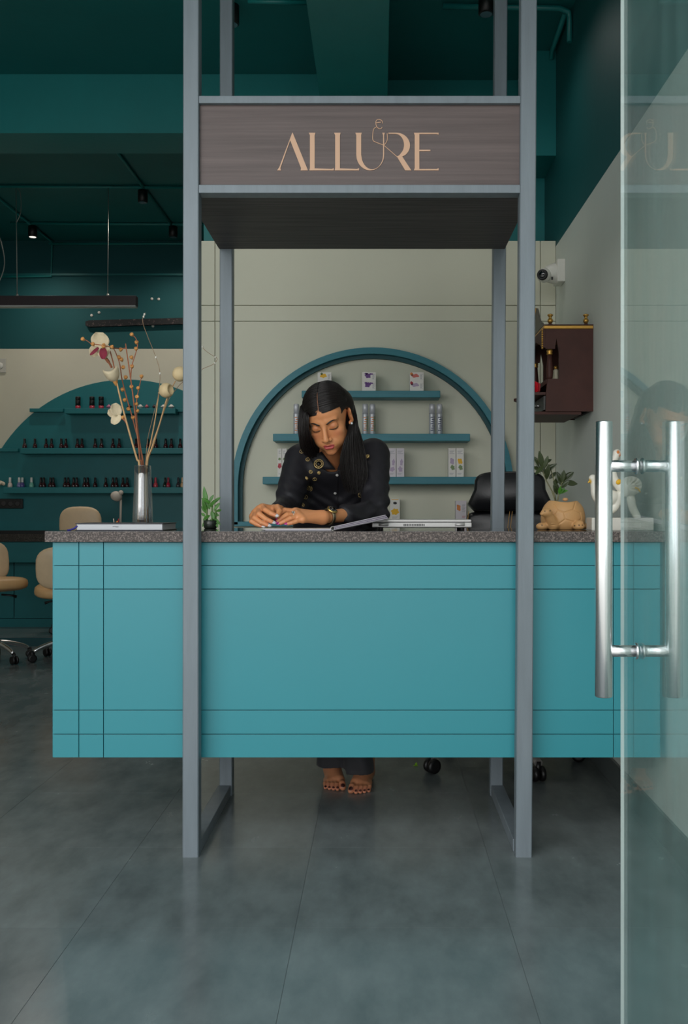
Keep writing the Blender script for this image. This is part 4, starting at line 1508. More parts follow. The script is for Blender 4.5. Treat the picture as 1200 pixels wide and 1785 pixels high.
# cloth folds
X = sf.ax[0][:, None, None]; Y = sf.ax[1][None, :, None]; Z = sf.ax[2][None, None, :]
fold = 0.0026 * np.sin(60 * X + 95 * Z + 3 * np.sin(26 * Z + 18 * X)) + 0.0018 * np.sin(-48 * X + 120 * Z + 2.2 * np.sin(31 * X + 9 * Y)) + 0.0014 * np.sin(75 * Y + 60 * Z + 2 * np.sin(40 * X))
lowarm = np.clip((1.26 - Z) / 0.16, 0.25, 1.0)
sf.D += (fold * lowarm).astype(np.float32)
# slanting folds at the elbows
for El, dr_ in ((E_L, 1), (E_R, -1)):
    d = np.sqrt((X - El[0]) ** 2 + (Y - El[1]) ** 2 + (Z - El[2]) ** 2)
    sf.D += (0.0042 * np.sin(105 * Z + dr_ * 55 * X + 2.0 * np.sin(34 * X)) * np.exp(-(d / 0.085) ** 2)).astype(np.float32)
# neck opening
sf.cone(nv(h2w((0, -0.02, -0.10))), nv(neck_base) + (0, 0, 0.0), 0.050, 0.047, 0.006, sub=True)
sf.cone(nv(at(576, 788, 3.39)), nv(at(585, 812, 3.410)), 0.030, 0.007, 0.006, sub=True)
# keep the cloth off the counter
below = (TOPZ + 0.004) - Z + 0 * X + 0 * Y
sf.D = np.where(Y < 3.49, np.maximum(sf.D, below.astype(np.float32)), sf.D)
m_shirt = mat('black_satin', (33, 32, 37), 0.55, bump=0.12, bscale=260, spec=0.35)
V, Fa = sf.surface()
shirt = child_grid('shirt', V, Fa, m_shirt)
shirt['label'] = 'black satin shirt with gold ring embroidery'
shirt_bvh = BVHTree.FromPolygons([tuple(p) for p in V], [tuple(f) for f in Fa])
CAMP = Vector((0, 0, H))


def on_shirt(px, py, lift=0.002):
    d = (at(px, py, 1.0) - CAMP).normalized()
    h_ = shirt_bvh.ray_cast(CAMP, d)
    if h_[0] is None:
        p = at(px, py, 3.42)
        return p, Vector((0, -1, 0))
    n = h_[1]
    if n.dot(d) > 0:
        n = -n
    return h_[0] + n * lift, n


m_gthread = mat('gold_thread', (214, 184, 122), 0.4, metal=0.5)
m_jet = mat('jet_bead', (8, 8, 10), 0.12, coat=0.5)
for (px, py, r, kd) in ((526.3, 787.6, 4.2, 1), (537, 801, 4.0, 2), (556, 808.5, 9.0, 3), (542, 822.5, 3.0, 2), (556.5, 824, 3.4, 0), (534, 834, 3.6, 0), (549, 835, 4.0, 1),
                        (538.5, 850, 8.0, 4), (533, 866, 4.2, 1), (529.5, 880, 3.5, 1), (641, 796, 4.4, 0), (629, 862.5, 5.0, 2)):
    p, n = on_shirt(px, py, 0.0015)
    if kd == 3:          # sits on the collar leaf
        p, n = at(px, py, 3.379), Vector((-0.1, -1, 0.25)).normalized()
    s_ = p.y / F
    b = MB()
    R_ = r * s_
    if kd == 0:
        b.lathe([(R_, 0), (R_ * 0.8, 0.0025), (R_ * 0.35, 0.0030)], p, 16, axis=n)
        for q in range(5):
            u = n.orthogonal().normalized(); w = n.cross(u); a = q * 2 * PI / 5
            b.ball(p + n * 0.003 + (u * math.cos(a) + w * math.sin(a)) * R_ * 0.5, 0.0016, 6, 5)
    else:
        b.torus(p, R_ * 0.88, 0.0011 if r < 6 else 0.0017, n, 28, 6)
        if kd in (3, 4):
            b.torus(p + n * 0.001, R_ * 0.55, 0.0012, n, 22, 6)
            for q in range(8):
                u = n.orthogonal().normalized(); w = n.cross(u); a = q * 2 * PI / 8
                b.ball(p + (u * math.cos(a) + w * math.sin(a)) * R_ * 0.72, 0.0016, 6, 5)
            if kd == 4: b.torus(p + n * 0.001, R_ * 0.24, 0.0012, n, 14, 6)
        else:
            b.ball(p + n * 0.0005, 0.0018, 8, 6)
            if kd == 2:
                for q in range(6):
                    u = n.orthogonal().normalized(); w = n.cross(u); a = q * PI / 3
                    dd = u * math.cos(a) + w * math.sin(a)
                    b.tube([p + dd * R_ * 0.4, p + dd * R_ * 1.1], 0.0007, 5)
    b.build('embroidered_ring', m_gthread, shirt)
    if kd == 3:
        MB().lathe([(R_ * 0.42, 0), (R_ * 0.36, 0.003), (0.0, 0.0045)], p, 18, axis=n).build('jet_bead', m_jet, shirt)
for (px, py) in ((584.6, 859.6), (588, 828)):
    p, n = on_shirt(px, py, 0.0015)
    MB().lathe([(0.0052, 0), (0.0056, 0.0012), (0.0044, 0.0022), (0.0, 0.0018)], p, 16, axis=n).build('button', mat('pearl_button', (206, 204, 200), 0.25), shirt)
# placket edge
pl = [on_shirt(589 + 0.3 * math.sin(q), 822 + 74 * q / 13, 0.0006)[0] for q in range(14)]
MB().tube(pl, 0.0013, 6).build('placket_edge', m_shirt, shirt)


# collar leaves: sheets lying on the shirt
def patch(rows, lift, thick, name, m, par):
    """rows of (px, py, extra lift) -> thickened sheet resting on the shirt"""
    P = []
    for r in rows:
        P.append([on_shirt(px, py, lift + ex)[0] for px, py, ex in r])
    nr, nc = len(P), len(P[0])
    vs_ = [p for r in P for p in r] + [p + Vector((0, thick, 0)) for r in P for p in r]
    o_ = nr * nc
    fs = []
    for i in range(nr - 1):
        for j in range(nc - 1):
            a = i * nc + j
            fs += [(a, a + 1, a + nc + 1, a + nc), (a + o_, a + nc + o_, a + nc + 1 + o_, a + 1 + o_)]
    ring = [j for j in range(nc)] + [i * nc + nc - 1 for i in range(1, nr)] + [(nr - 1) * nc + j for j in range(nc - 2, -1, -1)] + [i * nc for i in range(nr - 2, 0, -1)]
    for i in range(len(ring)):
        a, b2 = ring[i], ring[(i + 1) % len(ring)]
        fs.append((a, a + o_, b2 + o_, b2))
    return MB().add(vs_, fs, 0, True).build(name, m, par)


def quad_rows(A, Bq, C, Dq, n=5, m=5, puff=0.004):
    rows = []
    for i in range(n):
        t = i / (n - 1)
        l = (A[0] + (Dq[0] - A[0]) * t, A[1] + (Dq[1] - A[1]) * t)
        r = (Bq[0] + (C[0] - Bq[0]) * t, Bq[1] + (C[1] - Bq[1]) * t)
        rows.append([(l[0] + (r[0] - l[0]) * q / (m - 1), l[1] + (r[1] - l[1]) * q / (m - 1), puff * math.sin(PI * q / (m - 1)) * 0.6) for q in range(m)])
    return rows


def leaf(A, Bq, C, Dq, name, n=6, m=6, puff=0.007):
    """collar leaf: sheet bulging between four corner points, rolled over along its inner edge A-C"""
    A, Bq, C, Dq = [Vector(p) for p in (A, Bq, C, Dq)]
    G = []
    for i in range(n):
        t = i / (n - 1)
        l, r = A.lerp(Dq, t), Bq.lerp(C, t)
        G.append([l.lerp(r, q / (m - 1)) + Vector((0, -puff * math.sin(PI * q / (m - 1)) * (0.4 + 0.6 * math.sin(PI * t)), 0)) for q in range(m)])
    th = Vector((0, 0.003, 0.0))
    vs_ = [p for r in G for p in r] + [p + th for r in G for p in r]
    o_, fs = n * m, []
    for i in range(n - 1):
        for j in range(m - 1):
            a = i * m + j
            fs += [(a, a + 1, a + m + 1, a + m), (a + o_, a + m + o_, a + m + 1 + o_, a + 1 + o_)]
    ring = list(range(m)) + [i * m + m - 1 for i in range(1, n)] + [(n - 1) * m + j for j in range(m - 2, -1, -1)] + [i * m for i in range(n - 2, 0, -1)]
    for i in range(len(ring)):
        a, b2 = ring[i], ring[(i + 1) % len(ring)]
        fs.append((a, a + o_, b2 + o_, b2))
    return MB().add(vs_, fs, 0, True).build(name, m_shirt, shirt)


tip_l, low_c = at(549, 817, 3.392), at(586, 819, 3.396)
leaf(at(541, 797, 3.400), at(561, 787, 3.385), low_c, tip_l, 'collar_leaf')
leaf(at(599, 790, 3.385), at(619, 799, 3.400), at(616, 822, 3.392), low_c + Vector((0.004, 0, 0)), 'collar_leaf')

# ---- trousers
tf = Field((-0.42, 3.45, 0.05), (0.12, 4.05, 1.02), 0.005)
for q, fx, hz, hY in ((-1, 580, 0.072, 3.655), (1, 625.5, 0.056, 3.605)):
    hip = PEL + (q * 0.08, 0, -0.02)
    ank = nv(at(fx, 1340, hY)); ank[2] = hz + 0.03
    kn = hip * 0.45 + ank * 0.55
    tf.cone(hip, kn, 0.105, 0.075, 0.03)
    tf.cone(kn, ank, 0.072, 0.056, 0.02)
    a2 = ank.copy(); a2[2] = hz - 0.02
    tf.cone(ank, a2, 0.056, 0.066, 0.01)
X = tf.ax[0][:, None, None]; Y = tf.ax[1][None, :, None]; Z = tf.ax[2][None, None, :]
tf.D += (0.004 * np.sin(70 * X + 25 * Z) * np.exp(-((Z - 0.1) / 0.12) ** 2) + 0.003 * np.sin(60 * Z + 25 * X) + 0 * Y).astype(np.float32)
hem = np.where(X + 0 * Y < at(603, 1340, 3.6).x, 0.070, 0.055) - Z
tf.D = np.maximum(tf.D, hem.astype(np.float32))
V, Fa = tf.surface()
child_grid('trousers', V, Fa, mat('charcoal_velvet', (44, 44, 48), 0.8, sheen=0.1, var=0.1, scale=14))['label'] = 'charcoal trousers'

# ---- hair
m_hair = mat('black_brown_hair', (20, 14, 13), 0.42, spec=0.35)
hc_, hr_ = np.array((0, 0.016, 0.033)), np.array((0.0785, 0.1005, 0.0915))
hf = Field((-0.12, -0.13, -0.20), (0.12, 0.17, 0.15), 0.0026)
hf.ell(hc_, hr_)
# back fall of the hair down to the shoulders
for q in (-0.03, 0.03):
    hf.cone((q, 0.055, 0.02), nv(w2h(at(580 + q * 800, 790, 3.50))), 0.062, 0.045, 0.03)
hf.ell((0.003, -0.120, -0.034), (0.0710, 0.092, 0.086), 0.006, sub=True)      # face opening
hf.cone((0, -0.02, -0.06), (0, -0.03, -0.20), 0.058, 0.062, 0.01, sub=True)
hf.ell((0.078, -0.022, -0.012), (0.027, 0.050, 0.042), 0.008, sub=True)   # cleared ear on the side seen
V, Fa = hf.surface()
hair = child_grid('hair', (HMn @ V.T).T + nv(HO), Fa, m_hair)
hair['label'] = 'long straight black hair parted in the middle'


def lerp_b(Bp, t):
    t = t * (len(Bp) - 1)
    i = min(int(t), len(Bp) - 2)
    f = t - i
    return [Bp[i][k] * (1 - f) + Bp[i + 1][k] * f for k in range(len(Bp[0]))]


RI = [(606, 756, 3.285), (599, 776, 3.275), (594, 800, 3.285), (596, 830, 3.300), (606, 858, 3.315)]
RO = [(624, 742, 3.330), (632, 768, 3.345), (638, 800, 3.350), (641, 832, 3.345), (632, 862, 3.335)]
LI = [(538, 722, 3.232), (537, 742, 3.232), (541, 764, 3.255), (547, 781, 3.29), (554, 794, 3.32)]
LO = [(526, 705, 3.305), (520.8, 733, 3.290), (521, 758, 3.29), (526, 784, 3.31), (541, 803, 3.33)]
rg = np.random.default_rng(3)
hb_ = MB()
for side in (1, -1):
    N = 760 if side > 0 else 520
    for q in range(N):
        u = rg.random() ** 1.25
        al = math.radians(13 + 140 * u)
        root = np.array((-0.05 + 0.02 * side + rg.normal(0, 0.008), -math.cos(al), math.sin(al)))
        be = u + rg.normal(0, 0.03)
        if side > 0:
            endd = np.array((0.97, -0.04 + 0.64 * be, 0.15 - 0.15 * be))
        else:
            endd = np.array((-0.97, -0.36 + 0.80 * be, 0.02 - 0.2 * be))
        root, endd = root / np.linalg.norm(root), endd / np.linalg.norm(endd)
        om = math.acos(np.clip(root @ endd, -1, 1))
        lift = rg.uniform(0.0002, 0.0030)
        P = []
        for i in range(7 if side > 0 else 5):
            t = i / 6
            d = (math.sin((1 - t) * om) * root + math.sin(t * om) * endd) / math.sin(om)
            rise = lift + 0.004 * math.sin(PI * t)
            P.append(h2w(hc_ + d * (hr_ + rise)))
        if side > 0:
            P.append(h2w((0.0760 + 0.010 * be + lift, 0.048 + 0.030 * be, -0.012)))
        v = np.clip(be * 0.85 + rg.uniform(-0.12, 0.25), 0, 1)
        wob = rg.uniform(-2.2, 2.2)
        ph = rg.uniform(0, 6)
        end = rg.uniform(0.80, 1.04)
        Bi, Bo = (RI, RO) if side > 0 else (LI, LO)
        jY = rg.uniform(-0.012, 0.022)
        for i in range(6):
            t = min((i / 5) * end, 1.0)
            a, b2 = lerp_b(Bi, t), lerp_b(Bo, t)
            p = [a[k] + (b2[k] - a[k]) * v for k in range(3)]
            wv = wob * math.sin(ph + 3.2 * t) * (0.3 + t)
            if side > 0: wv += 7.0 * max(0, t - 0.55) * math.sin(q * 0.37)
            P.append(at(p[0] + wv, p[1] + max(0, (end - 1)) * 60 * (i == 5), p[2] + jY))
        pts = spline(P, 22)
        r0 = rg.uniform(0.0010, 0.0019)
        hb_.tube(pts, [r0 * (0.6 + 0.4 * min(1, i / 3)) * (1.0 if i < 17 else max(0.12, (21.5 - i) / 5)) for i in range(22)], 5, caps=False)
hs_ = hb_.build('hair_locks', m_hair, hair)
hs_['kind'] = 'stuff'
# parting line
pp = [h2w(hc_ + np.array((-0.045, -math.cos(a), math.sin(a))) / np.linalg.norm((-0.045, -math.cos(a), math.sin(a))) * (hr_ + 0.0048)) for a in np.radians(np.linspace(15, 62, 9))]
MB().tube(pp, [0.0006, 0.0016, 0.0020, 0.0014, 0.0018, 0.0012, 0.0016, 0.0010, 0.0004], 6, flat=0.6).build('parting', mat('scalp', (176, 122, 92), 0.5), hair)

# brows and lashes: fine hair ribbons lying on the face
def face_pt(x, z, lift=0.0006):
    h_ = head_bvh.ray_cast(Vector((x, -0.2, z)), Vector((0, 1, 0)))
    p = h_[0] if h_[0] is not None else Vector((x, -0.08, z))
    return h2w(p + Vector((0, -lift, 0)))
for s_ in (-1, 1):
    P = [face_pt(s_ * (0.0125 + 0.036 * t), 0.0150 + 0.0085 * math.sin(min(1, t * 1.25) * 1.75) - 0.004 * max(0, t - .75) * 4 * t, 0.0002) for t in np.linspace(0, 1, 12)]
    MB().tube(P, [0.0020, 0.0029, 0.0033, 0.0033, 0.0032, 0.0031, 0.0029, 0.0026, 0.0022, 0.0017, 0.0012, 0.0005], 8, flat=0.55).build('eyebrow', m_hair, hair)
    P = [face_pt(s_ * (0.0315 - 0.015 + 0.0315 * t), -0.0100 + 0.0030 * (2 * t - 1) ** 2 + (0.001 * t), 0.0007) for t in np.linspace(0, 1, 10)]
    MB().tube(P, [0.0004, 0.0008, 0.0010, 0.0012, 0.0013, 0.0013, 0.0014, 0.0014, 0.0012, 0.0006], 6).build('eyelashes', m_hair, hair)

# ear stud, pendant
p = h2w((0.0805, -0.004, -0.034))
b = MB().ball(p, 0.0058, 10, 7)
b.build('ear_stud', mat('crystal_stud', (214, 222, 226), 0.08, metal=0.7), person)

# fingernails
m_nw = mat('white_nail_polish', (190, 187, 190), 0.2, coat=0.6)
m_nm = mat('magenta_nail_polish', (176, 40, 128), 0.18, coat=0.6)
def nail(a, b_, r, ln, m, upd=Vector((0, -0.35, 1))):
    a, b_ = Vector(a), Vector(b_)
    d = (b_ - a).normalized()
    u = (upd - d * upd.dot(d)).normalized()
    w = d.cross(u)
    R_ = Matrix((d, w, u)).transposed()
    c = b_ + u * r * 0.42 + d * (ln * 0.42)
    MB().ball(c, (ln, r * 0.82, 0.0022), 12, 8, M=R_).build('fingernail', m, person)
for f, r in zip(FR, (0.0069, 0.0070, 0.0067, 0.0059)):
    nail(at(*f[2]), at(*f[3]), r, 0.0105, m_nw, Vector((-0.1, -0.9, 0.5)))
nail(at(*TR[2]), at(*TR[3]), 0.0078, 0.010, m_nw, Vector((-0.3, -1, 0.1)))
for f, r in zip(FL, (0.0069, 0.0070, 0.0067, 0.0059)):
    nail(at(*f[2]), at(*f[3]), r, 0.0095, m_nm, Vector((0, -0.8, 0.6)))

# ring
m_silver = mat('silver', (200, 198, 190), 0.22, metal=1.0)
a, b_ = at(*FL[1][0]), at(*FL[1][1])
rp = a.lerp(b_, 0.45); ax = (b_ - a).normalized()
b = MB().torus(rp, 0.0101, 0.0016, ax, 22, 7)
up = (Vector((0, -0.8, 0.6)) - ax * ax.dot(Vector((0, -0.8, 0.6)))).normalized()
for q in range(5):
    aa = q * 2 * PI / 5
    b.ball(rp + up * 0.0108 + (ax * math.cos(aa) + ax.cross(up) * math.sin(aa)) * 0.0045, 0.0026, 8, 6)
b.build('finger_ring', m_silver, person)

# wristwatch on the right-hand forearm (as seen)
wd = Vector(E_R - W_R).normalized()
wc = Vector(W_R) + wd * 0.032
wt = MB()
for k in (-0.004, 0.0, 0.004):
    wt.torus(wc + wd * k, 0.0268, 0.0030, wd, 30, 8)
wo_ = wt.build('wristwatch', mat('two_tone_bracelet', (120, 112, 92), 0.3, metal=0.9), person)
wn_ = (Vector((-0.15, -0.85, 0.5)) - wd * wd.dot(Vector((-0.15, -0.85, 0.5)))).normalized()
cc = wc + wn_ * 0.0265
MB().lathe([(0.0170, 0), (0.0185, 0.002), (0.0185, 0.006), (0.0150, 0.0075)], cc, 26, axis=wn_).build('watch_case', mat('gold_case', (206, 176, 110), 0.22, metal=0.9), wo_)
MB().lathe([(0.0148, 0.0076), (0.0, 0.0078)], cc, 22, axis=wn_).build('watch_dial', mat('black_dial', (14, 20, 22), 0.1, coat=0.5), wo_)
b = MB()
u = wn_.orthogonal().normalized(); w = wn_.cross(u)
for q in range(12):
    a_ = q * PI / 6
    d = u * math.cos(a_) + w * math.sin(a_)
    b.tube([cc + wn_ * 0.0083 + d * 0.0108, cc + wn_ * 0.0083 + d * 0.0135], 0.0007, 5)
b.tube([cc + wn_ * 0.0085, cc + wn_ * 0.0085 + (u * 0.7 + w * 0.5) * 0.009], 0.0006, 5)
b.tube([cc + wn_ * 0.0085, cc + wn_ * 0.0085 + (u * -0.4 + w * 0.8) * 0.0075], 0.0006, 5)
b.build('dial_marks', m_silver, wo_)

# ================================================================== THINGS ON AND AROUND THE COUNTER
TZ = TOPZ


def drop(px, Y):
    return Vector(((px - VX) * Y / F, Y, TZ))


# ---- closed planner
m_cover = mat('dark_planner_cover', (46, 46, 54), 0.45)
m_paper = mat('page_edges', (206, 208, 212), 0.7, var=0.06, scale=9, stretch=(1, 1, 60))
m_ribbon = mat('blue_ribbon', (48, 48, 140), 0.6)
x0, x1, y0, y1 = (134 - VX) * 2.985 / F, (283 - VX) * 2.985 / F, 2.985, 3.18
t = thing('planner', 'closed thick planner with dark cover lying flat at the left end of the counter', 'book', ((x0 + x1) / 2, 3.08, TZ))
B('bottom_cover', m_cover, (x0 - 0.004, y0 - 0.004, TZ), (x1 + 0.004, y1 + 0.002, TZ + 0.003), t, bev=0.001)
B('page_block', m_paper, (x0, y0, TZ + 0.003), (x1, y1, TZ + 0.0215), t)
B('top_cover', m_cover, (x0 - 0.004, y0 - 0.004, TZ + 0.0215), (x1 + 0.004, y1 + 0.002, TZ + 0.0245), t, bev=0.001)
MB().tube(spline([(x0 + 0.002, y0 - 0.001, TZ + 0.016), (x0 - 0.006, y0 - 0.004, TZ + 0.008), (x0 - 0.02, y0 - 0.002, TZ + 0.003), (x0 - 0.032, y0 + 0.004, TZ + 0.0015)], 10), 0.0028, 6, flat=0.4).build('ribbon', m_ribbon, t)
MB().tube(spline([(x0 + 0.117, y0 - 0.0012, TZ + 0.0125), (x0 + 0.122, y0 - 0.0012, TZ + 0.0145), (x0 + 0.128, y0 - 0.0012, TZ + 0.0125), (x0 + 0.136, y0 - 0.0012, TZ + 0.013)], 10), 0.0006, 5).build('ink_mark', m_cover, t)

# ---- glass vase with dried stems
m_vglass = glass_mat('clear_vase_glass', (0.90, 0.93, 0.95, 1), 0.05, (200, 205, 210), f0=0.22)
VY_ = 3.30
vc = drop(249.0, VY_)
vr = lambda w: w * VY_ / F
vh = (H + (VY - 812) * VY_ / F) - TZ
t = thing('glass_vase', 'tall slender glass vase holding dried stems behind the planner', 'vase', vc)
MB().lathe([(vr(17.2), 0), (vr(17.6), 0.004), (vr(16.5), vh * 0.35), (vr(14.6), vh * 0.8), (vr(14.0), vh), (vr(12.9), vh), (vr(13.4), vh * 0.8), (vr(15.0), vh * 0.35), (vr(15.6), 0.022), (0.0002, 0.018)], vc, 36).build('glass', m_vglass, t)
MB().torus(vc + Vector((0, 0, vh)), vr(13.5), vr(0.55), (0, 0, 1), 36, 6).build('rim', m_vglass, t)

m_stem = mat('dry_brown_stem', (158, 96, 66), 0.7, var=0.2, scale=60)
m_stem2 = mat('dry_straw_stem', (196, 158, 112), 0.7, var=0.1, scale=60)
m_bud = mat('orange_bud', (212, 150, 84), 0.6, var=0.15, scale=90)
m_petal = mat('ivory_pod_petal', (212, 196, 164), 0.7, var=0.08, scale=40, bump=0.2, bscale=120)
m_wine = mat('wine_red_petal', (132, 34, 56), 0.7)
m_pod = mat('pale_pod', (220, 196, 152), 0.65, var=0.05, scale=50)
m_wirec = mat('brown_wire', (150, 122, 92), 0.5)
m_bead = mat('white_bead', (226, 222, 210), 0.4)


SDY = 0.0


def pt(px, py, dY=0.0):
    return at(px, py, VY_ + SDY + dY)


def stem_thing(name, label, cat, foot_dx):
    global SDY
    SDY = STEM_Y.pop(0)
    return thing(name, label, cat, vc + Vector((foot_dx, 0, 0.022)), group='dried stems in the glass vase')


def stem(t, pts, r0, r1, m, name='stem', n=40):
    P = spline(pts, n)
    return MB().tube(P, [r0 + (r1 - r0) * i / (n - 1) for i in range(n)], 7).build(name, m, t)


def bud(t, px, py, r, m=None, dY=0.0, seed=0):
    rg_ = random.Random(seed)
    c = pt(px, py, dY)
    b = MB()
    rr = r * VY_ / F
    ax = Vector((rg_.uniform(-.5, .5), -0.5, rg_.uniform(0.2, 1)))
    b.lathe([(rr * 0.25, -rr), (rr * 0.75, -rr * 0.4), (rr, rr * 0.35), (rr * 0.8, rr * 0.8), (rr * 0.45, rr * 0.5), (0.0002, rr * 0.3)], c, 9, axis=ax)
    return b.build('bud', m or m_bud, t)


base = lambda dx: vc + Vector((dx, SDY * 0.8, 0.022))
STEM_Y = [-0.018, 0.000, 0.016, 0.009, -0.010, 0.011, 0.003, -0.014, 0.020]
# cream flower stem
t = stem_thing('dried_flower_stem', 'dried stem with three ivory papery flowers, tallest on the left of the vase', 'dried stem', -0.012)
stem(t, [base(-0.012), pt(243, 813), pt(239, 800), pt(228, 762), pt(217, 722), pt(209, 690), pt(204, 668)], 0.0042, 0.0030, m_stem2)
stem(t, [pt(222, 740), pt(218, 733), pt(212, 728)], 0.003, 0.0042, m_stem, 'side_stem', 12)
stem(t, [pt(200, 645), pt(197, 630), pt(192, 612)], 0.0022, 0.0022, m_stem, 'side_stem', 12)


def petal(t, c, w, l, rot, m, cup=0.35, name='petal', crinkle=0.12, seed=0):
    """curved papery petal, thickened sheet"""
    rg_ = random.Random(seed)
    nr, nc = 9, 9
    R_ = Euler(rot).to_matrix()
    top, bot = [], []
    for i in range(nr):
        v = i / (nr - 1)
        hw = w * (math.sin(PI * (0.12 + 0.80 * v)) ** 0.7)
        for j in range(nc):
            u = 2 * j / (nc - 1) - 1
            z = cup * w * (u * u) + cup * l * 0.5 * v * v + crinkle * w * 0.3 * math.sin(9 * u + 3 * v + seed)
            p = Vector((u * hw, -z, v * l))
            top.append(Vector(c) + R_ @ p)
            bot.append(Vector(c) + R_ @ (p + Vector((0, 0.0012, 0))))
    fs = []
    o_ = nr * nc
    for i in range(nr - 1):
        for j in range(nc - 1):
            a = i * nc + j
            fs += [(a, a + 1, a + nc + 1, a + nc), (a + o_, a + nc + o_, a + nc + 1 + o_, a + 1 + o_)]
    ring = list(range(nc)) + [i * nc + nc - 1 for i in range(1, nr)] + [(nr - 1) * nc + j for j in range(nc - 2, -1, -1)] + [i * nc for i in range(nr - 2, 0, -1)]
    for i in range(len(ring)):
        a, b2 = ring[i], ring[(i + 1) % len(ring)]
        fs.append((a, a + o_, b2 + o_, b2))
    return MB().add(top + bot, fs, 0, True).build(name, m, t)


# top flower: two ivory lobes with a wine red throat
petal(t, pt(176, 606), 0.033, 0.054, (0.2, 0.05, 0), m_petal, 0.25, seed=1)
petal(t, pt(180, 600), 0.024, 0.062, (0.3, PI - 0.25, 0), m_petal, 0.25, seed=2)
petal(t, pt(170, 602), 0.020, 0.048, (0.15, PI + 0.35, 0.2), m_petal, 0.3, seed=3)
petal(t, pt(180, 607, -0.028), 0.014, 0.044, (0.2, PI - 0.15, 0), m_wine, 0.3, 'throat', seed=4)
petal(t, pt(172, 606, -0.022), 0.006, 0.040, (0.2, PI + 0.75, 0), m_wine, 0.2, 'throat', seed=5)
MB().ball(pt(181, 601, -0.02), 0.006, 10, 7).build('seed_head', m_bud, t)
MB().tube(spline([pt(184, 624, -0.012), pt(190, 632, -0.006), pt(195, 641)], 8), [0.006] * 4 + [0.004] * 4, 8).build('calyx', m_stem, t)
# cup flower
cq = pt(201, 665)
b = MB()
n = 28
prof = [(0.006, 0.0), (0.016, 0.006), (0.024, 0.018), (0.0275, 0.034), (0.0265, 0.046), (0.0235, 0.044), (0.022, 0.030), (0.012, 0.012), (0.0005, 0.008)]
M_ = Matrix.Translation(cq) @ Euler((0.25, -0.35, 0)).to_matrix().to_4x4()
vs_, fs = [], []
for (r, h_) in prof:
    for j in range(n):
        a = 2 * PI * j / n
        wv = 1 + 0.10 * math.sin(3 * a) * (h_ / 0.046)
        vs_.append(M_ @ Vector((r * wv * math.cos(a), r * wv * math.sin(a), h_ + 0.006 * math.sin(2 * a + 1) * (h_ / 0.046))))
for i in range(len(prof) - 1):
    for j in range(n):
        a, b2 = i * n + j, i * n + (j + 1) % n
        fs.append((a, b2, b2 + n, a + n))
b.add(vs_, fs, 0, True).build('cup_flower', m_petal, t)
MB().lathe([(0.004, -0.016), (0.009, 0.0), (0.010, 0.005)], cq, 12, axis=(-0.3, -0.1, 1)).build('calyx', m_bud, t)
# side flower
petal(t, pt(206, 724), 0.020, 0.044, (0.1, -0.35, 0.3), m_petal, 0.3, seed=6)
petal(t, pt(208, 722), 0.018, 0.042, (0.1, PI + 0.45, -0.2), m_petal, 0.3, seed=7)
petal(t, pt(208, 722, 0.01), 0.018, 0.040, (0.2, -1.4, 0.0), m_petal, 0.3, seed=8)
MB().lathe([(0.003, -0.012), (0.007, 0.0), (0.004, 0.010)], pt(213, 728), 10, axis=(0.9, 0, 0.5)).build('calyx', m_bud, t)

C1 = lambda x, y: (140 + x / 6.316, 540 + y / 6.316)
# orange bud stems
t = stem_thing('orange_bud_stem', 'tall dried stem with orange buds and a branch crossing the top ivory flower', 'dried stem', -0.004)
stem(t, [base(-0.004), pt(247, 812), pt(244, 800), pt(239, 750), pt(231, 682), pt(225, 640), pt(219, 599)], 0.0034, 0.0020, m_stem)
stem(t, [pt(220, 607), pt(210, 608), pt(197, 606, -0.05), pt(180, 602, -0.075), pt(160, 599, -0.075), pt(152, 594, -0.075), pt(145, 591, -0.075)], 0.0020, 0.0013, m_stem, 'side_stem', 24)
stem(t, [pt(228, 660), pt(230, 638), pt(236, 618), pt(240, 602), pt(237, 590), pt(231, 584)], 0.0020, 0.0014, m_stem, 'side_stem', 24)
for i, (x, y) in enumerate(((445, 440), (350, 410), (255, 405), (140, 380), (30, 325), (615, 430), (620, 360), (570, 275), (565, 525), (570, 625), (565, 850))):
    bud(t, *C1(x, y), 3.6, dY=-0.075 if x < 300 else (-0.055 if x < 400 else 0), seed=i)
t = stem_thing('orange_bud_stem', 'dried stem with orange buds curving left behind the white cup flower', 'dried stem', 0.002)
stem(t, [base(0.002), pt(249, 812), pt(243, 775), pt(233, 735), pt(222, 697), pt(213, 662), pt(209, 635), pt(202, 615), pt(196, 604)], 0.0030, 0.0016, m_stem)
for i, (x, y) in enumerate(((425, 525), (455, 550), (470, 635), (500, 745), (465, 880), (490, 995), (530, 1095), (580, 1190))):
    bud(t, *C1(x, y), 3.7, seed=20 + i)
t = stem_thing('orange_bud_stem', 'short dried stem with orange buds rising just right of the tallest bud stem', 'dried stem', 0.007)
stem(t, [base(0.007), pt(250, 812), pt(246, 785), pt(240, 745), pt(238, 710), pt(240, 688), pt(244, 670), pt(247, 656)], 0.0028, 0.0015, m_stem)
for i, (x, y) in enumerate(((675, 735), (640, 865), (625, 960), (620, 1040), (630, 1115))):
    bud(t, *C1(x, y), 3.5, seed=40 + i)
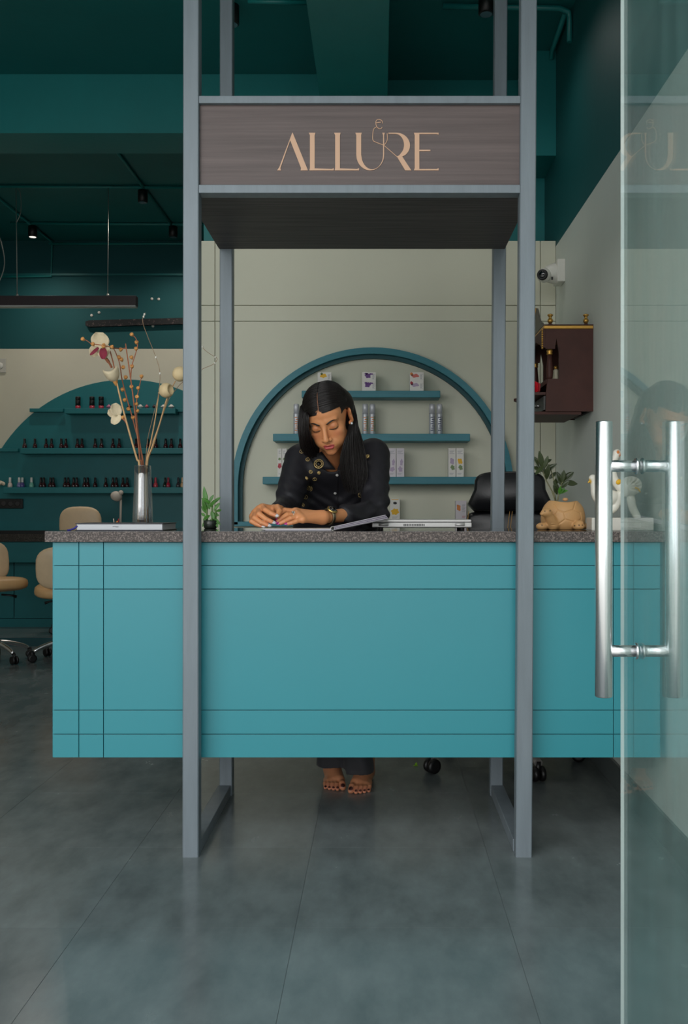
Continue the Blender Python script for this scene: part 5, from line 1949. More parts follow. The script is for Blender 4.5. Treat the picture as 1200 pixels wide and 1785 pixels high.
# round pods
def pod(t, px, py, r, ax, open_=True):
    rr = r * VY_ / F
    if open_:
        pr = [(0.0005, -rr)] + [(rr * math.sin(a), -rr * math.cos(a)) for a in np.linspace(0.2, 2.35, 14)] + [(rr * 0.62, rr * 0.68), (rr * 0.55, rr * 0.4), (0.0005, rr * 0.2)]
    else:
        pr = [(0.0005, -rr)] + [(rr * math.sin(a), -rr * math.cos(a)) for a in np.linspace(0.2, 2.95, 16)] + [(0.0005, rr)]
    MB().lathe(pr, pt(px, py), 26, axis=ax).build('pod', m_pod, t)
t = stem_thing('pod_stem', 'straw coloured stem with an open round pale pod facing right', 'dried stem', 0.012)
stem(t, [base(0.012), pt(256, 812), pt(265, 780), pt(278, 740), pt(287, 708), pt(291, 695)], 0.0030, 0.0022, m_stem2)

pod(t, 290, 680.5, 13, (0.9, -0.35, 0.1))
t = stem_thing('pod_stem', 'straw coloured stem with a closed round pod half behind the front steel post', 'dried stem', 0.016)
stem(t, [base(0.016), pt(257, 812), pt(268, 775), pt(283, 725), pt(296, 685, 0.02), pt(306, 664, 0.02)], 0.0028, 0.0020, m_stem2)
pod(t, 314, 652, 13.2, (0.3, -0.3, 0.9), False)
t = stem_thing('pod_stem', 'bare straw coloured stem left of the open round pod', 'dried stem', 0.008)
stem(t, [base(0.008), pt(255, 812), pt(262, 775), pt(270, 735), pt(277, 687)], 0.0028, 0.0022, m_stem2)
bud(t, 277.5, 685, 2.0, m_stem2)
# beaded wires
t = stem_thing('beaded_wire', 'thin beaded wire bending up in front of the black wall track', 'wire', 0.004)
stem(t, [base(0.004), pt(254, 812), pt(257, 770), pt(266, 730, -0.02), pt(276, 690, -0.03), pt(279, 651, -0.03), pt(272, 623, -0.02), pt(257, 585), pt(249, 562), pt(250, 551), pt(254, 545)], 0.0011, 0.0009, m_wirec, 'wire', 60)
for (px, py) in ((272, 623), (279, 651), (250.5, 552), (252, 548)):
    MB().ball(pt(px, py, -0.03 if py == 651 else (-0.02 if py == 623 else 0)), (0.0036, 0.0036, 0.0046), 8, 6).build('bead', m_bead, t)
t = stem_thing('beaded_wire', 'thin beaded wire looping right between the left front and rear posts', 'wire', 0.018)
stem(t, [base(0.018), pt(253, 812), pt(272, 755, 0.030), pt(294, 698, 0.055), pt(305, 681, 0.055), pt(320, 665, 0.050), pt(350, 645), pt(370, 636), pt(377, 630), pt(378, 624), pt(368, 618), pt(357, 610), pt(352, 603)], 0.0011, 0.0009, m_wirec, 'wire', 70)
for (px, py) in ((351, 645), (375, 633), (375.5, 622.5), (353, 604.5)):
    MB().ball(pt(px, py), (0.0036, 0.0036, 0.0040), 8, 6).build('bead', m_bead, t)

# ---- open spiral bound book: left half flat, right half propped on the laptop
m_page = mat('printed_page', (188, 180, 172), 0.35, var=0.18, scale=18, coat=0.3)
m_bcover = mat('grey_book_cover', (92, 90, 96), 0.4)
m_stripe = mat('page_stripes', (200, 196, 204), 0.5)
m_lilacp = mat('lilac_page', (128, 116, 140), 0.5)
bx0, bxs = (446 - VX) * 2.955 / F, (580 - VX) * 2.955 / F
by0, by1 = 2.945, 3.10
t = thing('spiral_book', 'open spiral bound picture book under the hands, right half propped on the laptop', 'book', (bxs, 3.02, TZ))
B('cover', m_bcover, (bx0 + 0.02, by0, TZ), (bxs - 0.004, by1, TZ + 0.0016), t)
for q in range(4):
    zq = TZ + 0.0018 + 0.0016 * q
    B('page', m_page if q == 3 else m_stripe, (bx0 + 0.02 + 0.004 * (3 - q), by0 + 0.001 * q, zq), (bxs - 0.004, by1 - 0.001 * q, zq + 0.0013), t)
p_end = at(678, 903, 2.955)
zs = TZ + 0.006
for q in range(6):
    o0 = Vector((bxs + 0.005, 0, zs + 0.0022 * q - 0.004))
    o1 = Vector((p_end.x - 0.002 * q, 0, p_end.z + 0.0024 * q - 0.003))
    d = (o1 - o0)
    nrm_ = Vector((-d.z, 0, d.x)).normalized()
    poly = [(o0.x, o0.z), (o1.x, o1.z), (o1.x + nrm_.x * 0.0012, o1.z + nrm_.z * 0.0012), (o0.x + nrm_.x * 0.0012, o0.z + nrm_.z * 0.0012)]
    MB().prism(poly, (0, by0 + 0.0006 * q, 0), (1, 0, 0), (0, 0, 1), (0, 1, 0), 0.098).build('page' if q else 'cover', (m_bcover, m_stripe, m_lilacp, m_stripe, m_lilacp, m_stripe)[q], t)
for q in range(9):
    MB().torus((bxs, by0 + 0.008 + 0.0105 * q, TZ + 0.0075), 0.0062, 0.0008, (0, 1, 0), 16, 5).build('spiral_ring', m_silver, t)

# ---- closed laptop, hinge side to the camera
m_lap = mat('silver_laptop', (186, 184, 182), 0.38, metal=0.35)
m_lapd = mat('laptop_dark_gap', (24, 24, 26), 0.5)
LY0, LY1 = 3.048, 3.222
lx0, lx1 = (648.5 - VX) * LY0 / F, (823 - VX) * LY0 / F
lz = lambda py: H - (py - VY) * LY0 / F
t = thing('laptop', 'closed silver laptop lying on the counter with its hinge side to the front', 'laptop', ((lx0 + lx1) / 2, 3.07, TZ))
zb0, zb1, zt1 = lz(919.5), lz(911), lz(905.8)
B('base', m_lap, (lx0, LY0, zb0), (lx1, LY1, zb1), t, bev=0.003)
lid = B('lid', m_lap, (lx0 + 0.001, LY0 + 0.002, zb1 + 0.0012), (lx1 - 0.001, LY1, zt1), t, bev=0.0025)
B('gap', m_lapd, (lx0 + 0.004, LY0 + 0.004, zb1 - 0.001), (lx1 - 0.004, LY1 - 0.004, zb1 + 0.002), t)
for px in (669, 802):
    MB().tube([((px - 8.5 - VX) * LY0 / F, LY0 + 0.003, (zb1 + zb0) / 2 + 0.002), ((px + 8.5 - VX) * LY0 / F, LY0 + 0.003, (zb1 + zb0) / 2 + 0.002)], 0.0062, 12).build('hinge', m_lap, t)
for q in range(13):
    xq = (704 + q * 2.9 - VX) * LY0 / F
    B('vent_slot', m_lapd, (xq, LY0 - 0.0004, lz(917)), (xq + 0.0032, LY0 + 0.003, lz(913.2)), t)
for fx in (lx0 + 0.03, lx1 - 0.03):
    for fy in (LY0 + 0.03, LY1 - 0.03):
        MB().lathe([(0.007, 0), (0.008, 0.001), (0.008, zb0 - TZ + 0.001)], (fx, fy, TZ), 12).build('rubber_foot', m_lapd, t)

# ---- leafy plant behind the left front post
m_leaf = mat('bright_green_leaf', (70, 124, 44), 0.4, var=0.2, scale=30, rnd=0.15)
m_leafd = mat('dark_olive_leaf', (52, 62, 34), 0.28, var=0.2, scale=25, rnd=0.25)
m_leafs = mat('green_stalk', (86, 118, 56), 0.5)


def leafshape(c, d, ln, w, up, m, par, name='leaf', bend=0.25, fold=0.2):
    d = Vector(d).normalized()
    up = (Vector(up) - d * Vector(up).dot(d)).normalized()
    sd_ = d.cross(up)
    n = 8
    top, bot = [], []
    for i in range(n + 1):
        v = i / n
        hw = w * (math.sin(PI * min(1, v * 0.96 + 0.03)) ** 0.8)
        ctr = Vector(c) + d * (ln * v) - up * (bend * ln * v * v)
        for u in (-1, -0.5, 0, 0.5, 1):
            p = ctr + sd_ * (hw * u) + up * (fold * hw * abs(u))
            top.append(p)
            bot.append(p - up * 0.0006)
    fs = []
    o_ = len(top)
    for i in range(n):
        for j in range(4):
            a = i * 5 + j
            fs += [(a, a + 1, a + 6, a + 5), (a + o_, a + 5 + o_, a + 6 + o_, a + 1 + o_)]
        fs += [(i * 5, i * 5 + 5, i * 5 + 5 + o_, i * 5 + o_), (i * 5 + 4, i * 5 + 4 + o_, i * 5 + 9 + o_, i * 5 + 9)]
    return MB().add(top + bot, fs, 0, True).build(name, m, par)


BY = 3.36
c = drop(367, BY)
t = thing('bamboo_plant', 'small leafy lucky bamboo on the counter between the left front and rear posts', 'plant', c)
MB().lathe([(0.020, 0), (0.024, 0.004), (0.026, 0.028), (0.023, 0.030), (0.021, 0.012), (0.0005, 0.010)], c, 18).build('pot', mat('dark_glazed_pot', (40, 46, 40), 0.25), t)
stk = [(361, 880), (370, 876), (376, 888)]
for (px, py) in stk:
    MB().tube(spline([c + Vector(((px - 368) * 0.0008, 0, 0.012)), at(px, 905, BY), at(px, py, BY)], 10), 0.0035, 7).build('stalk', m_leafs, t)
lf = [(362, 890, 355, 848, 4.5), (368, 878, 352, 868, 3.2), (371, 878, 384, 866, 3.0), (366, 884, 376, 870, 3.5), (373, 890, 383, 876, 3.2), (362, 896, 351, 882, 3.0), (366, 898, 354, 906, 3.2), (370, 896, 382, 898, 3.6),
      (372, 902, 384, 914, 3.0), (363, 904, 352, 918, 3.0), (368, 905, 366, 921, 3.2), (374, 906, 380, 921, 2.8), (366, 888, 360, 872, 3.2), (377, 892, 386, 888, 2.6), (360, 892, 353, 872, 3.4), (369, 890, 373, 905, 3.8),
      (358, 900, 351, 894, 2.6), (375, 898, 371, 915, 3.0), (365, 876, 372, 862, 2.8), (362, 908, 358, 921, 2.6)]
for i, (ax_, ay, bx, by, w) in enumerate(lf):
    dy = random.uniform(-0.02, 0.012)
    a_, b_ = at(ax_, ay, BY), at(bx, min(by, 919), BY + dy)
    leafshape(a_, b_ - a_, (b_ - a_).length, w * BY / F, (0, -1, 0.5), m_leaf, t, bend=0.12)

# ---- turtle planter (one continuous clay body)
TYP = 3.16
m_clay = attr_mat('tan_clay', 0.5)
k_ = TYP / F
tb = Field(nv(at(930, 930, TYP)) + (-0.01, -0.085, -0.01), nv(at(1034, 865, TYP)) + (0.01, 0.10, 0.02), 0.0016)
TC = nv(at(984, 900, TYP)); TC[1] += 0.02
tb.ell(TC + (0, 0, 0.004), (38 * k_, 0.062, 0.066), 0.0)
tb.ell(TC + (0, 0, -0.020), (36 * k_, 0.060, 0.040), 0.02)
zt = H - (872 - VY) * k_
X = tb.ax[0][:, None, None]; Y = tb.ax[1][None, :, None]; Z = tb.ax[2][None, None, :]
tb.D = np.maximum(tb.D, (Z - zt + 0 * X + 0 * Y).astype(np.float32))
tb.cone((TC[0] + 0.002, TC[1], zt + 0.02), (TC[0] + 0.002, TC[1], zt - 0.035), 0.047, 0.040, 0.002, sub=True)     # planting hole
hdp = nv(at(948, 893, TYP)); hdp[1] -= 0.055
tb.cone(nv(at(962, 914, TYP)) + (0, -0.030, 0), hdp + (0.006, 0.004, -0.006), 0.021, 0.0155, 0.010)
tb.ell(hdp, (0.0185, 0.017, 0.0150), 0.006)
tb.cone(hdp + (-0.010, -0.004, -0.003), hdp + (-0.016, -0.006, -0.004), 0.009, 0.007, 0.005)
for q in range(5):          # neck wrinkles
    p = hdp * (1 - q / 5.5) + (nv(at(962, 914, TYP)) + (0, -0.030, 0)) * (q / 5.5) + (0.004, -0.017, -0.012)
    tb.ell(p, (0.014, 0.004, 0.0012), 0.0015, sub=True)
for (px, dy) in ((943, -0.030), (1004, -0.045), (1017, 0.02), (955, 0.05)):
    p = nv(at(px, 917, TYP)); p[1] += dy; p[2] = TZ + 0.012
    tb.ell(p, (0.021, 0.020, 0.0135), 0.008)
tb.ell(nv(at(1005, 912, TYP)) + (0, -0.045, 0.0), (0.016, 0.014, 0.012), 0.006)
# shell plates: engraved grooves
gv = [(965, 878, 972, 888), (972, 888, 984, 893), (984, 893, 1000, 888), (1000, 888, 1004, 875), (984, 893, 986, 905), (972, 888, 966, 896), (1000, 888, 1012, 893), (986, 905, 975, 913), (986, 905, 1000, 909), (1012, 893, 1014, 905), (1000, 909, 1014, 905)]
tb_tmp = BVHTree.FromPolygons(*[[tuple(q) for q in arr] for arr in tb.surface()])
for (ax_, ay, bx, by) in gv:
    pr = None
    for q in np.linspace(0, 1, 9):
        d = (at(ax_ + (bx - ax_) * q, ay + (by - ay) * q, 1.0) - CAMP).normalized()
        h_ = tb_tmp.ray_cast(CAMP, d)[0]
        if h_ is not None:
            if pr is not None and (h_ - pr).length < 0.02:
                tb.cone(nv(pr), nv(h_), 0.0018, 0.0018, 0.0016, sub=True)
            pr = h_
tb.D = np.maximum(tb.D, ((TZ + 0.0012) - Z + 0 * X + 0 * Y).astype(np.float32))
V, Fa = tb.surface()
V[:, 2] -= 0.0008
c_ = np.tile(L3((208, 160, 106)), (len(V), 1))
eyes = [hdp + (0.010, -0.013, 0.005), hdp + (-0.008, -0.014, 0.004)] + [nv(at(px, py, TYP)) + (0, dy, 0) for px, py, dy in ((996, 916, -0.062), (1003, 915, -0.064), (1009, 915, -0.062), (941, 915, -0.048))]
for e_ in eyes:
    c_ = blend(c_, L3((40, 26, 18)), np.clip(1.5 - np.linalg.norm((V - e_)[:, [0, 2]], axis=1) / 0.0022, 0, 1) * (np.abs(V[:, 1] - e_[1]) < 0.02))
tt = thing('turtle_planter', 'tan clay turtle planter on the counter in front of the black chair', 'planter', (TC[0], TC[1], TZ))
o = bpy.data.objects.new('turtle_body', grid_mesh('turtle_body', V - nv(wm(tt).translation), Fa, [m_clay], c_))
COL.objects.link(o); o.parent = tt
MB().lathe([(0.0445, 0), (0.0445, 0.004), (0.02, 0.006), (0.0005, 0.006)], Vector((TC[0] + 0.002, TC[1], zt - 0.020)), 20).build('soil', mat('dark_soil', (58, 44, 34), 0.9, bump=0.5, bscale=150), tt)
# plant in it
zz = thing('zz_plant', 'dark leafed pot plant growing out of the turtle planter', 'plant', (TC[0], TC[1], zt - 0.0135))
ZP = TC[1]
def zp(px, py, dy=0.0): return at(px, py, ZP + dy)
s1 = [zp(969, 873), zp(962, 855), zp(953, 838), zp(946, 820), zp(938, 800)]
s2 = [zp(972, 873), zp(975, 860), zp(979, 845), zp(984, 836)]
s3 = [zp(968, 873), zp(966, 855), zp(966, 838), zp(958, 810)]
for s_ in (s1, s2, s3):
    s0 = [Vector((s_[0].x, s_[0].y, zt - 0.0128))] + s_
    MB().tube(spline(s0, 16), [0.0030] * 6 + [0.0022] * 10, 7).build('stalk', mat('olive_stalk', (112, 110, 78), 0.5), zz)
LV = [(946, 822, 930, 812, 5.0), (944, 818, 932, 795, 5.0), (946, 815, 941, 787, 5), (948, 818, 956, 795, 4.2), (950, 822, 970, 808, 5), (948, 808, 962, 800, 3.6), (950, 826, 941, 802, 4.6), (953, 836, 957, 810, 4.6),
      (979, 846, 972, 822, 5.4), (980, 842, 984, 820, 5.2), (982, 838, 1000, 822, 6), (984, 842, 1008, 842, 6), (978, 850, 992, 838, 5), (974, 855, 966, 838, 4.5), (958, 835, 970, 822, 4), (966, 848, 974, 830, 4), (972, 862, 966, 846, 4), (948, 812, 934, 826, 4)]
for i, (ax_, ay, bx, by, w) in enumerate(LV):
    a_, b_ = zp(ax_, ay), zp(bx, by, random.uniform(-0.03, 0.015))
    leafshape(a_, b_ - a_, (b_ - a_).length, w * k_, (random.uniform(-.2, .2), -1, 0.6), m_leafd, zz, bend=0.1, fold=0.15)
for (ax_, ay, bx, by) in ((974, 862, 984, 851), (975, 860, 990, 854), (975, 862, 978, 848)):
    a_, b_ = zp(ax_, ay), zp(bx, by, -0.02)
    leafshape(a_, b_ - a_, (b_ - a_).length, 3.2 * k_, (0, -1, 0.6), m_leaf, zz, bend=0.1)
MB().ball(at(986, 870.6, ZP - 0.044), (0.010, 0.008, 0.006), 10, 7).build('clay_pebble', mat('tan_pebble', (208, 158, 108), 0.6), zz)

# ---- stone swan ornament
SWY = 3.06
m_soap = attr_mat('cream_soapstone', 0.4)
sk = SWY / F
sw = thing('swan_ornament', 'white stone ornament of two swans on a block, behind the door handle', 'ornament', drop(1082, SWY))
B('plinth_block', mat('cream_stone_block', (216, 212, 202), 0.45, var=0.05, scale=20), ((1028 - VX) * sk, SWY - 0.035, TZ), ((1135 - VX) * sk, SWY + 0.045, H - (902.5 - VY) * sk), sw, bev=0.002)
def swan(body, tailp, neck, headp, beak, beakc):
    P = [nv(at(*p, SWY)) for p in neck]
    allp = np.array(P + [nv(at(*p, SWY)) for p in body] + [nv(at(*p, SWY)) for p in tailp] + [nv(at(*beak, SWY))])
    f = Field(allp.min(0) - 0.045, allp.max(0) + 0.045, 0.0018)
    bc = nv(at(*body[0], SWY))
    f.ell(bc, (0.034, 0.024, 0.027), 0.0, R=np.array(Euler((0, -0.3, 0)).to_matrix()))
    T = [nv(q) for q in spline([at(*p, SWY) for p in tailp], 14)]
    for i in range(13):
        f.cone(T[i], T[i + 1], 0.0125 - 0.0002 * i, 0.0125 - 0.0002 * i, 0.006)
    N = [nv(q) for q in spline([at(*p, SWY) for p in neck], 18)]
    for i in range(17):
        f.cone(N[i], N[i + 1], 0.0140 - 0.0003 * i, 0.0140 - 0.0003 * (i + 1), 0.005)
    hp = nv(at(*headp, SWY))
    f.ell(hp, (0.0140, 0.011, 0.0130), 0.004)
    f.cone(hp, nv(at(*beak, SWY)), 0.0060, 0.0025, 0.002)
    if len(body) > 1:      # rounded wing with carved feather grooves
        f.ell(bc + (0.004, -0.004, 0.012), (0.036, 0.024, 0.030), 0.01)
        for i, p in enumerate(body[1:]):
            q = nv(at(*p, SWY))
            for dq in (-0.012, 0.012):
                f.cone(bc + (-0.012, -0.034, 0.004), q + (dq, -0.012, 0.006), 0.004, 0.0032, 0.002, sub=True)
    V, Fa = f.surface()
    c_ = np.tile(L3((226, 222, 210)), (len(V), 1))
    bk = nv(at(*beak, SWY))
    c_ = blend(c_, L3(beakc), np.clip(2.0 - np.linalg.norm(V - (bk * 0.75 + hp * 0.25), axis=1) / 0.0065, 0, 1))
    return V, Fa, c_
for args in ((((1098, 852), (1088, 838), (1097, 834), (1106, 836), (1113, 842), (1118, 850), (1118, 860)), [(1100, 868), (1103, 884), (1112, 902)], [(1090, 858), (1078, 846), (1070, 832), (1068, 815), (1072, 800), (1076, 793)], (1076, 790), (1082, 794), (224, 120, 30)),
             (((1062, 868),), [(1080, 862), (1072, 884), (1056, 894), (1046, 902)], [(1060, 866), (1046, 872), (1038, 862), (1036, 848), (1035, 838)], (1034, 834), (1026, 841), (222, 176, 60))):
    V, Fa, c_ = swan(*args)
    o = bpy.data.objects.new('swan', grid_mesh('swan', V - nv(wm(sw).translation), Fa, [m_soap], c_))
    COL.objects.link(o); o.parent = sw
MB().ball(at(1078, 788, SWY - 0.0105), (0.005, 0.002, 0.006), 8, 6).build('painted_cheek', m_orange, sw)
# painted gilt details
MB().tube(spline([at(1108, 850, SWY - 0.026), at(1113, 852, SWY - 0.024), at(1117, 858, SWY - 0.02)], 8), 0.0022, 6).build('gilt_line', m_yellow, sw)
MB().ball(at(1079, 840, SWY - 0.016), (0.010, 0.004, 0.008), 10, 7, M=Euler((0, -0.7, 0)).to_matrix()).build('gilt_patch', m_yellow, sw)

# ================================================================== RIGHT WALL
# ---- home shrine cabinet
m_shrine = mat('dark_brown_lacquer', (72, 42, 36), 0.55, spec=0.3, var=0.15, scale=12, bump=0.08, bscale=50)
m_shrine_in = mat('shrine_interior', (40, 27, 27), 0.5)
KY0, KY1 = 3.97, 4.36
kX = lambda px, Y=KY0: (px - VX) * Y / F
kZ = lambda py, Y=KY0: H - (py - VY) * Y / F
XW = XR
t = thing('shrine_cabinet', 'dark brown wall shrine cabinet with gold trim and turned pillars', 'cabinet', (0.815, 4.165, kZ(717)))
side = [(kX(952), kZ(717)), (XW, kZ(717)), (XW, kZ(573)), (kX(971), kZ(573)), (kX(971), kZ(609)), (kX(972.5), kZ(590)), (kX(976), kZ(612)), (kX(975), kZ(660)), (kX(955), kZ(660)), (kX(953), kZ(681))]
side = [(kX(952), kZ(717)), (XW, kZ(717)), (XW, kZ(573)), (kX(952), kZ(573)), (kX(952), kZ(608)), (kX(968), kZ(608)), (kX(970.5), kZ(590)), (kX(975), kZ(612)), (kX(975), kZ(660)), (kX(955.5), kZ(660)), (kX(953), kZ(682))]
MB().prism(side, (0, KY0, 0), (1, 0, 0), (0, 0, 1), (0, 1, 0), 0.014).build('side_panel', m_shrine, t)
MB().prism(side, (0, KY1 - 0.014, 0), (1, 0, 0), (0, 0, 1), (0, 1, 0), 0.014).build('side_panel', m_shrine, t)
B('back_board', m_shrine_in, (XW - 0.012, KY0 + 0.014, kZ(716)), (XW, KY1 - 0.014, kZ(573)), t)
B('floor_board', m_shrine, (kX(954), KY0 + 0.014, kZ(668)), (XW - 0.012, KY1 - 0.014, kZ(660)), t)
B('bottom_board', m_shrine, (kX(930), KY0 + 0.010, kZ(722)), (XW - 0.05, KY1 - 0.010, kZ(717)), t)
B('cornice', m_gold, (kX(948), KY0 - 0.006, kZ(573.5)), (XW, KY1 + 0.006, kZ(567.5)), t, bev=0.003)
B('top_board', m_shrine, (kX(949), KY0 - 0.003, kZ(567.5)), (XW, KY1 + 0.003, kZ(565.5)), t)
for (px, Yp) in ((961, KY0 + 0.018), (961, KY1 - 0.018), (1023.5, KY0 + 0.018), (1023.5, KY1 - 0.018)):
    x_ = kX(px)
    MB().lathe([(0.010, 0), (0.011, 0.004), (0.006, 0.007)], (x_, Yp, kZ(565.5)), 14).build('finial_foot', m_shrine, t)
    MB().lathe([(0.006, 0.007), (0.0125, 0.017), (0.0115, 0.024), (0.0055, 0.032), (0.0075, 0.037), (0.0125, 0.042), (0.0125, 0.046), (0.004, 0.049)], (x_, Yp, kZ(565.5)), 16).build('finial', m_gold, t)
for Yp in (KY0 + 0.012, KY1 - 0.016):
    x_ = kX(959.5)
    z0, z1 = kZ(660), kZ(609)
    hh = z1 - z0
    MB().lathe([(0.011, 0), (0.013, hh * 0.05), (0.0155, hh * 0.2), (0.0150, hh * 0.35), (0.0115, hh * 0.62), (0.010, hh * 0.82)], (x_, Yp, z0), 18).build('pillar', m_shrine, t)
    MB().lathe([(0.0105, hh * 0.82), (0.0135, hh * 0.86), (0.0105, hh * 0.90), (0.0135, hh * 0.94), (0.012, hh)], (x_, Yp, z0), 18).build('pillar_band', m_gold, t)
# carved front valance with gold rope edge, and crest
xf = kX(951)
b = MB()
vp = [(KY0, kZ(573)), (KY1, kZ(573)), (KY1, kZ(606))]
for q in range(13):
    v = q / 12
    vp.append((KY1 - (KY1 - KY0) * v, kZ(606) + 0.055 * math.sin(PI * v) - 0.008 * abs(math.sin(PI * 5 * v))))
b.prism(vp, (xf - 0.012, 0, 0), (0, 1, 0), (0, 0, 1), (1, 0, 0), 0.014)
b.build('front_valance', m_shrine, t)
for q in range(9):
    MB().ball((xf - 0.012, KY0 + 0.004, kZ(575 + 3.9 * q)), (0.005, 0.006, 0.006), 8, 6, M=Euler((0.6, 0, 0)).to_matrix()).build('gold_rope_bead', m_gold, t)
cr = [(4.00, kZ(566)), (4.33, kZ(566)), (4.29, kZ(556)), (4.25, kZ(552)), (4.22, kZ(542)), (4.165, kZ(520)), (4.11, kZ(542)), (4.08, kZ(552)), (4.04, kZ(556))]
MB().prism(cr, (xf - 0.006, 0, 0), (0, 1, 0), (0, 0, 1), (1, 0, 0), 0.010).build('carved_crest', mat('grey_brown_carving', (96, 92, 82), 0.5), t)
for i in range(1, 5):
    a_, b_ = cr[i], cr[i + 1]
    MB().tube([(xf - 0.007, a_[0], a_[1]), (xf - 0.007, b_[0], b_[1])], 0.003, 6).build('crest_edge', m_gold, t)
# lower drawer and pulled-out tray
dwx = kX(952)
dw = B('drawer', mat('grey_black_drawer', (66, 66, 64), 0.45), (dwx - 0.006, KY0 + 0.018, kZ(714)), (dwx + 0.12, KY1 - 0.018, kZ(689)), t, bev=0.002)
MB().tube(spline([(dwx - 0.008, 4.08, kZ(703)), (dwx - 0.022, 4.09, kZ(702)), (dwx - 0.022, 4.13, kZ(702)), (dwx - 0.008, 4.14, kZ(703))], 12), 0.0035, 8).build('drawer_pull', m_chrome, dw)
tr_ = MB()
tp = [(dwx + 0.05, KY0 + 0.02), (dwx - 0.06, KY0 + 0.03), (dwx - 0.088, KY0 + 0.10), (dwx - 0.075, 4.165), (dwx - 0.100, 4.235), (dwx - 0.06, KY1 - 0.03), (dwx + 0.05, KY1 - 0.02)]
tr_.prism([(a_, b_) for a_, b_ in tp], (0, 0, kZ(687)), (1, 0, 0), (0, 1, 0), (0, 0, 1), 0.012)
tr_.build('pull_out_tray', m_shrine, t)
# idol and offerings (things that stand in the shrine)
ip = Vector((kX(969.5, KY0 + 0.06), KY0 + 0.06, kZ(660)))
i_ = thing('idol_figurine', 'small ivory figurine with golden head inside the shrine cabinet', 'figurine', ip)
MB().lathe([(0.016, 0), (0.017, 0.004), (0.013, 0.022), (0.012, 0.034), (0.014, 0.042), (0.006, 0.050)], ip, 16).build('robe', mat('ivory_robe', (206, 198, 172), 0.5), i_)
MB().ball(ip + Vector((0, 0, 0.056)), (0.0085, 0.0085, 0.0095), 12, 8).build('head', m_gold, i_)
rc_ = Vector((dwx - 0.030, KY0 + 0.10, kZ(687) + 0.0135))
b = MB()
for q in range(7):
    a_ = q * 0.9
    b.prism([(0, 0), (0.018, 0.012), (0.022, 0.045), (0.004, 0.055), (-0.012, 0.038)], rc_ + Vector((0.010 * math.cos(a_) - 0.006, 0.02 * math.sin(a_), 0)), (math.cos(a_), math.sin(a_), 0), (0.2 * math.sin(a_), 0.1, 1), (-math.sin(a_), math.cos(a_), 0.2), 0.004)
b.build('red_cloth', mat('scarlet_cloth', (206, 22, 40), 0.55), label='bright red folded cloth lying on the tray of the shrine', cat='cloth')
bp_ = Vector((dwx - 0.040, KY0 + 0.19, kZ(687) + 0.0128))
t2 = thing('oil_lamp', 'dark turned lamp stand with gold bands on the shrine tray', 'lamp stand', bp_)
MB().lathe([(0.022, 0), (0.024, 0.006), (0.014, 0.016), (0.016, 0.05), (0.011, 0.10), (0.009, 0.12)], bp_, 16).build('stem', m_shrine, t2)
MB().lathe([(0.024, 0.012), (0.0245, 0.020), (0.016, 0.024)], bp_, 16).build('foot_band', m_gold, t2)
MB().lathe([(0.010, 0.12), (0.014, 0.126), (0.010, 0.132), (0.014, 0.138), (0.011, 0.144)], bp_, 16).build('neck_band', m_gold, t2)
MB().lathe([(0.011, 0.144), (0.020, 0.165), (0.019, 0.20), (0.012, 0.235), (0.003, 0.262)], bp_, 16).build('flame_bud', m_shrine, t2)

# ---- security camera
CY_ = 4.62
t = thing('security_camera', 'white dome security camera on the right wall near the back corner', 'camera', (0.88, CY_, wz(497, CY_)))
B('mount_box', m_white, (XW - 0.040, CY_ - 0.055, wz(495, CY_)), (XW, CY_ + 0.055, wz(456, CY_)), t, bev=0.004)
cn = at(957, 477, CY_ - 0.01)
MB().lathe([(0.052, 0), (0.052, 0.008), (0.040, 0.045), (0.034, 0.052)], Vector((XW - 0.040, CY_, wz(477, CY_))), 26, axis=(-1, -0.15, -0.1)).build('collar', m_white, t)
bl = at(949, 480, CY_ - 0.03)
ball = MB().ball(bl, 0.036, 22, 14).build('ball', m_white, t)
dl = Vector((-0.45, -0.9, -0.12)).normalized()
MB().lathe([(0.027, 0.022), (0.0265, 0.034), (0.022, 0.036)], bl, 24, axis=dl).build('lens_ring', m_black, t)
MB().lathe([(0.0215, 0.0345), (0.012, 0.038), (0.0005, 0.039)], bl, 20, axis=dl).build('lens', mat('camera_lens', (6, 8, 14), 0.05, coat=1.0), t)
B('sensor_window', m_black, (cn.x + 0.006, CY_ - 0.052, wz(492, CY_)), (cn.x + 0.014, CY_ - 0.047, wz(487, CY_)), t)

# ---- black office chair behind the counter
m_leather = mat('black_leather', (20, 20, 23), 0.36, bump=0.1, bscale=120)
m_stitch = mat('tan_stitching', (190, 146, 84), 0.6)
OC = Vector((0.56, 3.98, 0))
t = thing('office_chair', 'black leather office chair behind the counter by the right wall', 'chair', OC)
BKc = at(889, 880, 4.20)
bkM = Matrix.Rotation(math.radians(-8), 3, 'Z') @ Matrix.Rotation(math.radians(-8), 3, 'X')
def blockpad(c, prof, dep, M, name, m):
    """upholstered pad: outline (x,z) swelled front and back"""
    n = len(prof)
    vs_, fs = [], []
    lay = [(-1.0, 0.55), (-0.85, 0.86), (-0.4, 0.985), (0, 1.0), (0.4, 0.985), (0.85, 0.86), (1.0, 0.55)]
    for (dd, s_) in lay:
        for (x_, z_) in prof:
            vs_.append(Vector(c) + M @ Vector((x_ * (1 - (1 - s_) * 0.22), dd * dep, z_ * (1 - (1 - s_) * 0.22))))
    for i in range(len(lay) - 1):
        for j in range(n):
            a, b2 = i * n + j, i * n + (j + 1) % n
            fs.append((a, b2, b2 + n, a + n))
    fs += [tuple(range(n))[::-1], tuple(range((len(lay) - 1) * n, len(lay) * n))]
    return MB().add(vs_, fs, 0, True).build(name, m, t)
